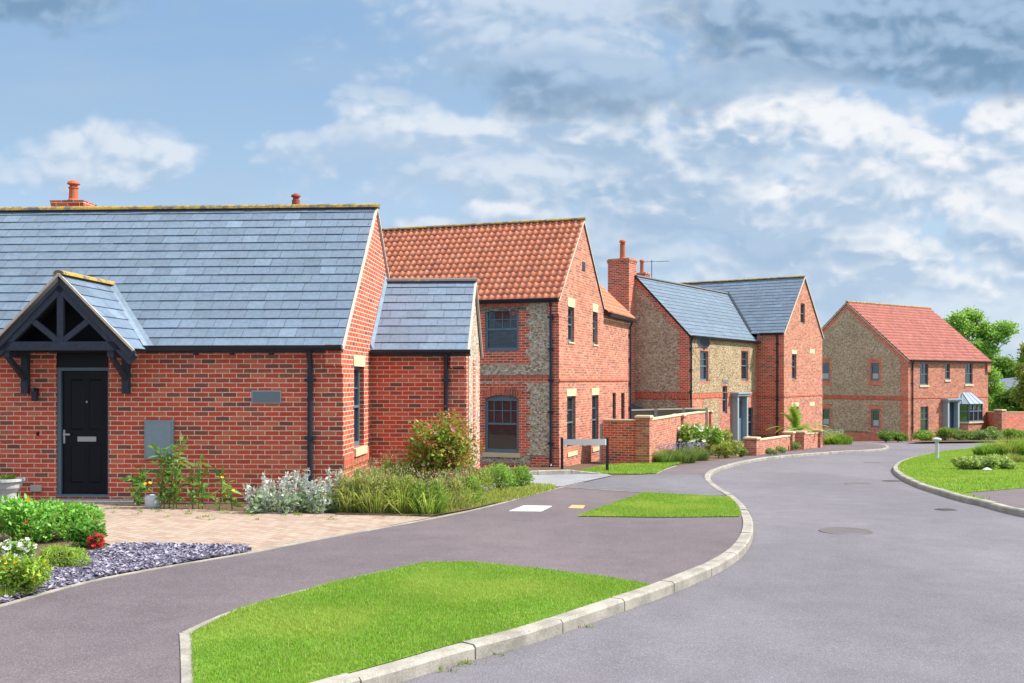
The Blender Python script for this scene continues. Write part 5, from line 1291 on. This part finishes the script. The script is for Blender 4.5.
bush('red_flowers', 96, 549, 9, 19, 160, .04, [(.10, .04, .03), (.1, .2, .04)], 106, 'dark-leaved plant with red flowers at the tip of the bed', 'flowers', flowers=[(40, .03, [(.75, .01, .05)])])
bush('red_flowers', 2, 580, 8, 22, 160, .04, GR, 107, 'red flowers cut off by the left edge, below the white ones', 'flowers', flowers=[(40, .03, [(.75, .02, .07)])])
clump('bedding_grass', 4, 599, 14, 14, 400, .01, YG, 108, 'tuft of yellow-green bedding grass in the bottom of the slate bed', 'plant')
# urn planting
bush('urn_plant', 7, 506, 9, 6, 200, .04, GR, 109, 'small sprouting plant growing in the stone urn', 'plant', stems=False); bpy.data.objects['urn_plant'].location.z = up2.z + .38
# tall weeds
def tall_weed(px, py, hpx, seed, label, n=1, spread=8, yellow=0, name='tall_weed'):
    e, k = plant(name, px, py, label, 'weed', None); rl = random.Random(seed); m = MB(); cen = []
    for i in range(n):
        x = rl.uniform(-spread, spread) * k; y = rl.uniform(-.12, .12); H = hpx * k * rl.uniform(.65, 1.0) if i else hpx * k; lx = rl.uniform(-.12, .12)
        m.tube([(x, y, -.03), (x + lx * .4, y, H * .5), (x + lx, y, H)], [.011, .008, .003], 5)
        for q in range(int(H * 42)):
            t = rl.uniform(.08, 1); cen.append((x + lx * t, y, H * t, t))
    m.build('stems', M_stem, e); rg = np.random.default_rng(seed); cc = np.array(cen); V, F = leaf_arrays(rg, cc[:, :3], .17, .24, .25)
    raw_mesh('leaves', V, F, np.repeat(pal(rg, len(cc), [(.10, .28, .04), (.16, .36, .06), (.07, .20, .03), (.22, .40, .10)], .2), 4, 0), M_leaf, e)
    if yellow: blossoms(e, [(0, 0, hpx * k * .7, spread * k, .1, hpx * k * .3)], yellow, .028, [(.85, .62, .02)], seed)
    return e
tall_weed(166, 509, 70, 111, 'tallest dark green weed in front of the meter box', 6, 13)
tall_weed(198, 510, 52, 112, 'upright leafy weed right of the meter box', 3, 7)
tall_weed(144, 506, 36, 113, 'short weed with small yellow flowers left of the meter box', 4, 8, 3)
tall_weed(226, 511, 34, 114, 'sparse weed with yellow flowers between the tall weeds and the silver plants', 2, 9, 4)
# silver plants
for i, (px, h_, s) in enumerate(((258, 33, 6), (270, 38, 7), (287, 41, 7), (303, 44, 7), (318, 39, 7), (333, 40, 6))):
    e, k = plant('silver_plant', px, 513.5 - (i % 2) * 2, ['silver-leaved flowering plant, leftmost of the row along the bungalow wall', 'silver-leaved plant second from the left in the row along the bungalow wall', 'silver-leaved plant third from the left in the row, left of the downpipe', 'tall silver-leaved plant growing round the foot of the bungalow downpipe', 'silver-leaved plant just right of the bungalow downpipe', 'silver-leaved plant at the bungalow corner, rightmost of the row'][i], 'plant', 'silver plants along the bungalow wall')
    rl = random.Random(200 + i); m = MB(); cen = []
    for q in range(9):
        x = rl.uniform(-s, s) * k; y = rl.uniform(-.12, .1); H = h_ * k * rl.uniform(.55, 1.05); lx = rl.uniform(-.1, .1)
        m.tube([(x, y, -.03), (x + lx, y, H)], [.008, .005], 5)
        for w in range(int(H * 90)): t = rl.uniform(.02, 1) ** .9; cen.append((x + lx * t + rl.uniform(-.02, .02), y + rl.uniform(-.02, .02), H * t))
    m.build('stems', plain('silver_stem', (.42, .45, .42), .9), e); rg = np.random.default_rng(200 + i); cc = np.array(cen); V, F = leaf_arrays(rg, cc, .06, .42, .5)
    raw_mesh('leaves', V, F, np.repeat(pal(rg, len(cc), [(.60, .65, .64), (.74, .77, .79), (.44, .52, .46), (.66, .66, .74)], .15), 4, 0), M_leaf, e)
    foliage(e, 'basal_leaves', [(0, 0, .12, s * k * 1.1, .2, .16)], 200, .09, [(.32, .42, .30), (.42, .50, .40), (.22, .34, .18)], 220 + i)
# wild grass bed between bungalow and path
BED = gl([(336, 515.5), (432, 516.8), (470, 510), (520, 498.5), (556, 488.5), (556, 486), (520, 478), (480, 474), (420, 470), (372, 472), (350, 488)])
sheet('planting_bed', BED, .016, M_soil)
def bed_mass(name, poly, dens, h, cols, seed, label):
    P = scatter(poly, dens, seed, .01); o = blades(None, name, P, h * (1 + .35 * pnoise(P, 2.5, seed)), .013, cols, seed, .4); o['kind'] = 'stuff'; tag(o, label, 'grass')
bed_mass('verge_grass', gl([(520, 500), (556, 489.5), (556, 486.5), (530, 484), (500, 489), (470, 500), (440, 515)]), 900, .06, YG, 120, 'short pale verge grass at the tip of the planted bed')
_br = lambda L: [tuple(min(.8, v * 1.3) for v in c) for c in L]
for i, (px, py, rx, h_, cols, lab) in enumerate(((352, 512, 17, 44, DRY, 'brownish seeding grass clump at the bungalow corner, beside the silver plants'), (376, 513, 18, 48, DRY, 'tall dry wild grass clump just right of the bungalow corner'),
        (402, 513, 18, 46, YG, 'yellow-green wild grass clump in the middle front of the planted bed'), (368, 503, 18, 44, GR, 'back grass clump against the annex wall, behind the dry ones'), (428, 514, 17, 42, GR, 'green grass clump in front of the reddish shrub'),
        (448, 509, 16, 38, DRY, 'feathery dry grass clump at the right foot of the reddish shrub'), (466, 504, 16, 36, GR, 'grass clump at the right front edge of the planted bed'), (396, 501, 18, 52, GR, 'taller grass clump left of the reddish shrub by the annex'))):
    e = clump('wild_grass', px, py, rx, h_ * .84, 330, .012, _br(cols + YG[:2] + DRY[:2]), 130 + i, lab, 'ornamental grass', 'wild grasses in the bed by the bungalow', .85)
    k_ = e['_d'] / 1000
    foliage(e, 'leaves', [(0, 0, h_ * k_ * .35, rx * k_, rx * k_ * .7, h_ * k_ * .36), (rx * k_ * .4, 0, h_ * k_ * .55, rx * k_ * .5, rx * k_ * .5, h_ * k_ * .25), (-rx * k_ * .5, .05, h_ * k_ * .5, rx * k_ * .4, rx * k_ * .5, h_ * k_ * .3)], 4200, .045, _br(cols + YG[1:3] + DRY[1:3]), 430 + i, .28, .8)
    foliage(e, 'seed_heads', [(0, 0, h_ * k_ * .82, rx * k_ * .9, rx * k_ * .7, h_ * k_ * .22)], 260, .035, [(.42, .33, .22), (.34, .26, .2), (.5, .44, .28)], 460 + i, .3, 1.2)
bush('pink_flowered_shrub', 442, 500, 36, 84, 4200, .085, [(.17, .38, .05), (.36, .38, .07), (.52, .20, .07), (.12, .30, .04), (.48, .50, .10), (.50, .12, .07), (.24, .44, .06), (.42, .14, .06)], 140, 'rounded shrub with reddish and green leaves and pink flowers before the annex', 'shrub', flowers=[(14, .035, [(.80, .22, .42)]), (10, .04, [(.78, .45, .38)])], lumps=16, depth=.5)
e_ = bpy.data.objects['pink_flowered_shrub']; foliage(e_, 'rusty_leaves', [(.28, -.12, .55, .34, .3, .42), (.42, -.1, .95, .22, .25, .3), (-.1, -.2, .9, .3, .22, .25), (.1, -.1, 1.25, .3, .25, .18)], 1500, .06, [(.42, .17, .06), (.34, .20, .06), (.50, .26, .09), (.26, .24, .06)], 477, .5, .5, jit=.04)
bush('light_green_shrub', 420, 499, 15, 62, 700, .085, [(.20, .44, .05), (.28, .52, .08)], 141, 'light green leafy shoots rising left of the reddish shrub', 'shrub', depth=.35)
bush('fresh_green_shrub', 498, 491, 20, 29, 3000, .05, [(.20, .42, .06), (.28, .52, .09), (.15, .34, .05)], 142, 'low fresh green bush under the ground floor window, left of its neighbour', 'shrub', aspect=.35, depth=.5)
bush('fresh_green_shrub', 521, 487, 14, 24, 2000, .05, [(.15, .34, .05), (.22, .43, .07), (.10, .26, .04)], 143, 'small dense green bush at the right end of the planted bed', 'shrub', aspect=.4, depth=.4)
bush('fresh_green_shrub', 477, 496, 17, 31, 2200, .05, YG, 144, 'yellow-green bush between the reddish shrub and the fresh green ones', 'shrub', aspect=.35, depth=.4)
# bed along the tall wall
LAV = [(.16, .30, .10), (.22, .34, .15), (.11, .22, .07)]
for i, (px, py, rx, h_) in enumerate(((666, 463.5, 13, 17), (682, 463, 13, 18), (697, 460.5, 11, 16))):
    clump('lavender', px, py, rx, h_, 1100, .016, LAV, 150 + i, ['lavender bush nearest the first pier of the tall wall', 'middle lavender bush along the tall wall', 'lavender bush farthest along the tall wall, before the white blooms'][i], 'lavender', 'lavender along the tall garden wall', .5, flowers=[(120, .022, [(.16, .13, .30), (.22, .2, .36)], .95)])
bush('white_blooming_shrub', 688, 457, 21, 35, 2600, .12, GR + YG[:1], 160, 'leafy shrub with white blooms against the tall garden wall', 'shrub', flowers=[(90, .09, [(.80, .78, .68)])], depth=.6)
bush('white_blooming_shrub', 711, 455, 16, 32, 2000, .12, GR, 161, 'second white-blooming shrub, near the last pier of the tall wall', 'shrub', flowers=[(70, .09, [(.80, .78, .68)])], depth=.6)
bush('golden_shrub', 726, 458, 14, 18, 1900, .08, YG, 162, 'golden-green low shrub right of the white-blooming ones', 'shrub'); bush('golden_shrub', 741, 457, 7, 11, 800, .07, [(.12, .22, .05), (.16, .26, .08)], 163, 'small grey-green tuft left of the low wall pier', 'shrub')
bush('golden_shrub', 722, 452, 11, 24, 1000, .09, YG, 164, 'taller yellow-tinged shrub behind the golden low one', 'shrub')
for i, (px, py, r_) in enumerate(((770, 455.3, 6), (780, 453.3, 6), (794, 450.5, 6))):
    bush('wall_foot_plant', px, py, r_ + 1, 7 + (i == 2) * 2, 700, .06, LAV, 165 + i, ['small tuft at the foot of the low wall, nearest its first pier', 'small tuft at the foot of the low wall, middle one', 'bluish tuft at the foot of the low wall, by its second pier'][i], 'plant', 'tufts at the foot of the low wall', stems=False)
# palm
pp = G(799, 441); pe = empty('palm', ((797 - 512) * .0462, 46.2, gz(46.2)), 0, 'spiky green palm behind the low garden wall', 'palm')
m = MB(); m.tube([(0, 0, -.2), (0, 0, .4), (.02, 0, .75)], [.16, .15, .12], 10); m.build('trunk', M_bark, pe)
V, F, K = [], [], []; rl = random.Random(5)
for i in range(17):
    a = rl.uniform(0, 6.28); el = rl.uniform(.30, 1.15); L = rl.uniform(1.35, 1.9); p = np.array([0, 0, .72]); d = np.array([math.cos(a) * math.cos(el), math.sin(a) * math.cos(el), math.sin(el)]); N = 16
    for q in range(N):
        p2 = p + d * L / N; s = np.cross(d, [0, 0, 1.]); s /= np.linalg.norm(s) + 1e-9; d = d + np.array([0, 0, -.065]); d /= np.linalg.norm(d); ll = .24 * math.sin(math.pi * (.12 + .86 * q / N))
        for sg in (-1, 1):
            b = len(V); tip = p + s * sg * ll + d * ll * .55 + np.array([0, 0, .03]); V += [p, p2, tip, p + (tip - p) * .5 - d * .02]; F.append((b, b + 1, b + 2, b + 3)); c = np.array([.22, .40, .07]) * rl.uniform(.6, 1.35); K += [c] * 4
        p = p2
raw_mesh('fronds', np.array(V), np.array(F), np.array(K), M_leaf, pe)
bush('dark_corner_shrub', 762, 446, 9, 13, 500, .09, DK + GR[:1], 171, 'dark green shrub in the inner corner of the L-shaped house', 'shrub')
bush('silver_shrub', 832, 441, 13, 13, 900, .08, [(.30, .38, .28), (.40, .46, .38), (.22, .30, .18)], 172, 'rounded silver-grey shrub in front of the brown flint gable', 'shrub', depth=1.0)
clump('bright_iris', 838, 444.5, 14, 12, 700, .05, [(.20, .38, .04), (.26, .44, .06), (.14, .28, .03)], 173, 'bright green strappy plants right of the low wall end', 'plant')
# beds of the end house
sheet('garden_bed', gl([(905, 442.5), (1000, 441.5), (1075, 441), (1075, 436.5), (1000, 436), (950, 437)]), .02, M_soil)
for i, (px, r_, h_, cols) in enumerate(((886, 7, 8, DK), (898, 8, 7, DK + GR[:1]), (926, 12, 9, GR + YG[:1]), (944, 12, 11, DK + [(.20, .16, .09)] + GR[:1]), (961, 12, 9, DK + [(.2, .2, .12)]), (978, 12, 9, LAV), (994, 12, 9, LAV + GR[:1]), (1012, 12, 9, GR))):
    bush('border_shrub', px, 441.3 - .2 * i, r_ * 1.1, h_ * 1.3, 1500, .12, cols, 180 + i, ['dark low shrub at the foot of the brown flint gable, left one', 'dark low shrub at the foot of the flint gable near its corner', 'fresh green border plant under the first ground floor window of the end house', 'mixed border shrub left of the porch of the end house', 'reddish-flecked border shrub before the porch of the end house', 'grey-green shrub before the bay window', 'grey-green shrub right of the bay window', 'green shrub before the boundary wall'][i], 'shrub', 'border shrubs of the end house', flowers=[(6, .08, [(.6, .3, .15)])] if i == 3 else None, depth=.7)
# island planting
for i, (px, py, rx, h_) in enumerate(((966, 470, 13, 14), (985, 470, 14, 15), (1004, 469.5, 12, 13))):
    bush('clipped_hedge_bush', px, py, rx, h_, 3600, .07, [(.30, .44, .10), (.42, .54, .18), (.50, .58, .26), (.20, .32, .07)], 190 + i, ['left bush of the low clipped hedge on the lawn island', 'middle bush of the low clipped hedge on the lawn island', 'right bush of the low clipped hedge on the lawn island'][i], 'shrub', 'low clipped bushes on the lawn island', depth=.5)
for i, (px, py, rx, h_) in enumerate(((990, 456, 15, 15), (1008, 456, 16, 19), (1026, 456, 16, 20), (1012, 463, 14, 10))):
    clump('island_grass', px, py, rx, h_, 1300, .022, [GR, YG, GR, DRY][i], 195 + i, ['leftmost tall grass clump behind the clipped hedge', 'tall yellow-green grass clump behind the clipped hedge', 'tall grass clump at the right edge of the photo', 'low dry grass between hedge and tall clumps'][i], 'ornamental grass', 'grass clumps on the lawn island', .5)
m = MB(); c = G(987, 471); m.lathe((0, 0, 0), [(.12, 0), (.17, .05), (.10, .1), (.03, .13)], 9); o = m.build('pale_stone', M_urn); o.location = c; o.scale = (.8, .5, .7); tag(o, 'pale stone lying in front of the clipped hedge', 'stone')

# ================================================================ TREES AT THE RIGHT
def tree(name, px, D, hb, pts, n, leaf, cols, seed, label, trunk_r=.25, group=None):
    """pts: crown lumps (px, py, rx, ry) seen at distance D; hb = ground height below eye"""
    e = empty(name, ((px - 512) * D / 1000, D, CZ - hb), 0, label, 'tree', group); rl = random.Random(seed); bl = []; k = D / 1000
    for (a, b, rx, ry) in pts:
        bl.append(((a - px) * k, rl.uniform(-.8, .8) * rx * k, (380 - b) * k + hb, rx * k, rx * k * 1.0, ry * k))
    m = MB(); zt_ = max(b[2] for b in bl); zl = min(b[2] for b in bl) * .6
    m.tube([(0, 0, -.3), (.05, 0, zl * .5), (0, .05, zl), (0, 0, (zl + zt_) / 2)], [trunk_r * 1.3, trunk_r, trunk_r * .8, trunk_r * .35], 8)
    for b in bl:
        m.tube([(0, 0, zl * .8), (b[0] * .4, b[1] * .4, (zl * .8 + b[2]) / 2 + .2), (b[0], b[1], b[2])], [trunk_r * .5, trunk_r * .28, trunk_r * .08], 6)
        for q in range(4): m.tube([(b[0] * .7, b[1] * .7, b[2] * .85 + zl * .1), (b[0] + rl.uniform(-1, 1) * b[3] * .7, b[1] + rl.uniform(-1, 1) * b[4] * .7, b[2] + rl.uniform(-.6, .8) * b[5])], [trunk_r * .15, .02], 5)
    m.build('trunk', M_bark, e)
    sub = []
    for b in bl:
        for q in range(9):
            v = Vector((rl.gauss(0, 1), rl.gauss(0, 1), rl.gauss(0, 1))).normalized() * rl.uniform(.45, 1.0); s = rl.uniform(.28, .52)
            sub.append((b[0] + v.x * b[3], b[1] + v.y * b[4], b[2] + v.z * b[5], b[3] * s, b[4] * s, b[5] * s * .8))
    foliage(e, 'crown', sub, n, leaf, cols, seed, .6, .1, zmin=None, var=.3, jit=.16); return e
TG = [(.16, .36, .06), (.22, .46, .08), (.30, .56, .11), (.38, .62, .16)]
tree('broadleaf_tree', 974, 84, 4.2, [(955, 325, 13, 12), (975, 322, 16, 14), (968, 345, 16, 12), (990, 338, 14, 9), (1004, 331, 12, 7), (984, 352, 14, 8), (960, 365, 14, 14), (990, 330, 10, 8)], 19000, .19, TG, 301, 'tall spreading light green tree behind the right end of the end house', .30)
tree('broadleaf_tree', 990, 80, 4.2, [(992, 385, 14, 22), (985, 410, 14, 16), (1000, 405, 10, 14), (978, 380, 10, 20)], 15000, .18, TG, 302, 'bushy mid green tree directly behind the boundary wall near the bay window', .2)
tree('dark_tree', 1003, 104, 4.6, [(1000, 372, 14, 14), (1012, 368, 12, 12), (990, 368, 12, 12)], 16000, .24, DK + GR[:2], 303, 'dark green tree beyond, above the distant slate roof', .25)
tree('dark_tree', 1026, 110, 4.8, [(1026, 365, 12, 12), (1044, 362, 16, 14), (1062, 368, 14, 16)], 14000, .24, DK + GR[:2], 304, 'dark distant tree at the right edge behind the olive one', .25)
tree('olive_tree', 1026, 76, 4.0, [(1026, 372, 9, 13), (1032, 350, 9, 10), (1024, 392, 9, 12), (1040, 385, 12, 16)], 9000, .2, [(.34, .40, .09), (.28, .28, .07), (.13, .18, .04)], 305, 'yellowish olive tree cut by the right edge of the photo', .18)
tree('dark_tree', 1014, 78, 4.0, [(1010, 402, 12, 11), (1024, 405, 12, 10), (998, 412, 10, 8)], 9000, .24, DK + GR[:2], 306, 'dark rounded tree below the distant slate roof, over the boundary wall', .18)
for i, (px, w) in enumerate(((1080, 22), (1125, 26), (1175, 24))):
    tree('broadleaf_tree', px, 100, 4.6, [(px, 375, w, 22), (px - 14, 385, w * .7, 18), (px + 14, 380, w * .7, 20)], 3500, .4, TG, 310 + i, 'broadleaf tree outside the frame to the right', .25, 'trees beyond the frame on the right')
sheet('hill', [(30, 100), (600, 100), (600, 600), (30, 600)], .02, M_field)
# distant slate roofed barn
be_ = empty('distant_barn', ((1012 - 512) * .092, 92, CZ - 4.4), .25, 'distant slate-roofed barn showing between the trees on the right', 'barn')
m = MB(); m.box(-1.3, 6, 0, 6, 0, 3.5); m.build('wall', M_brick, be_)
m = MB(); m.hull([(-1.5, -.3, 3.4), (-1.5, 6.3, 3.4), (-1.5, 3, 4.3)], [(6.2, -.3, 3.4), (6.2, 6.3, 3.4), (6.2, 3, 4.9)]); m.build('roof', plain('barn_slate', (.12, .14, .19), .6, nscale=4), be_)
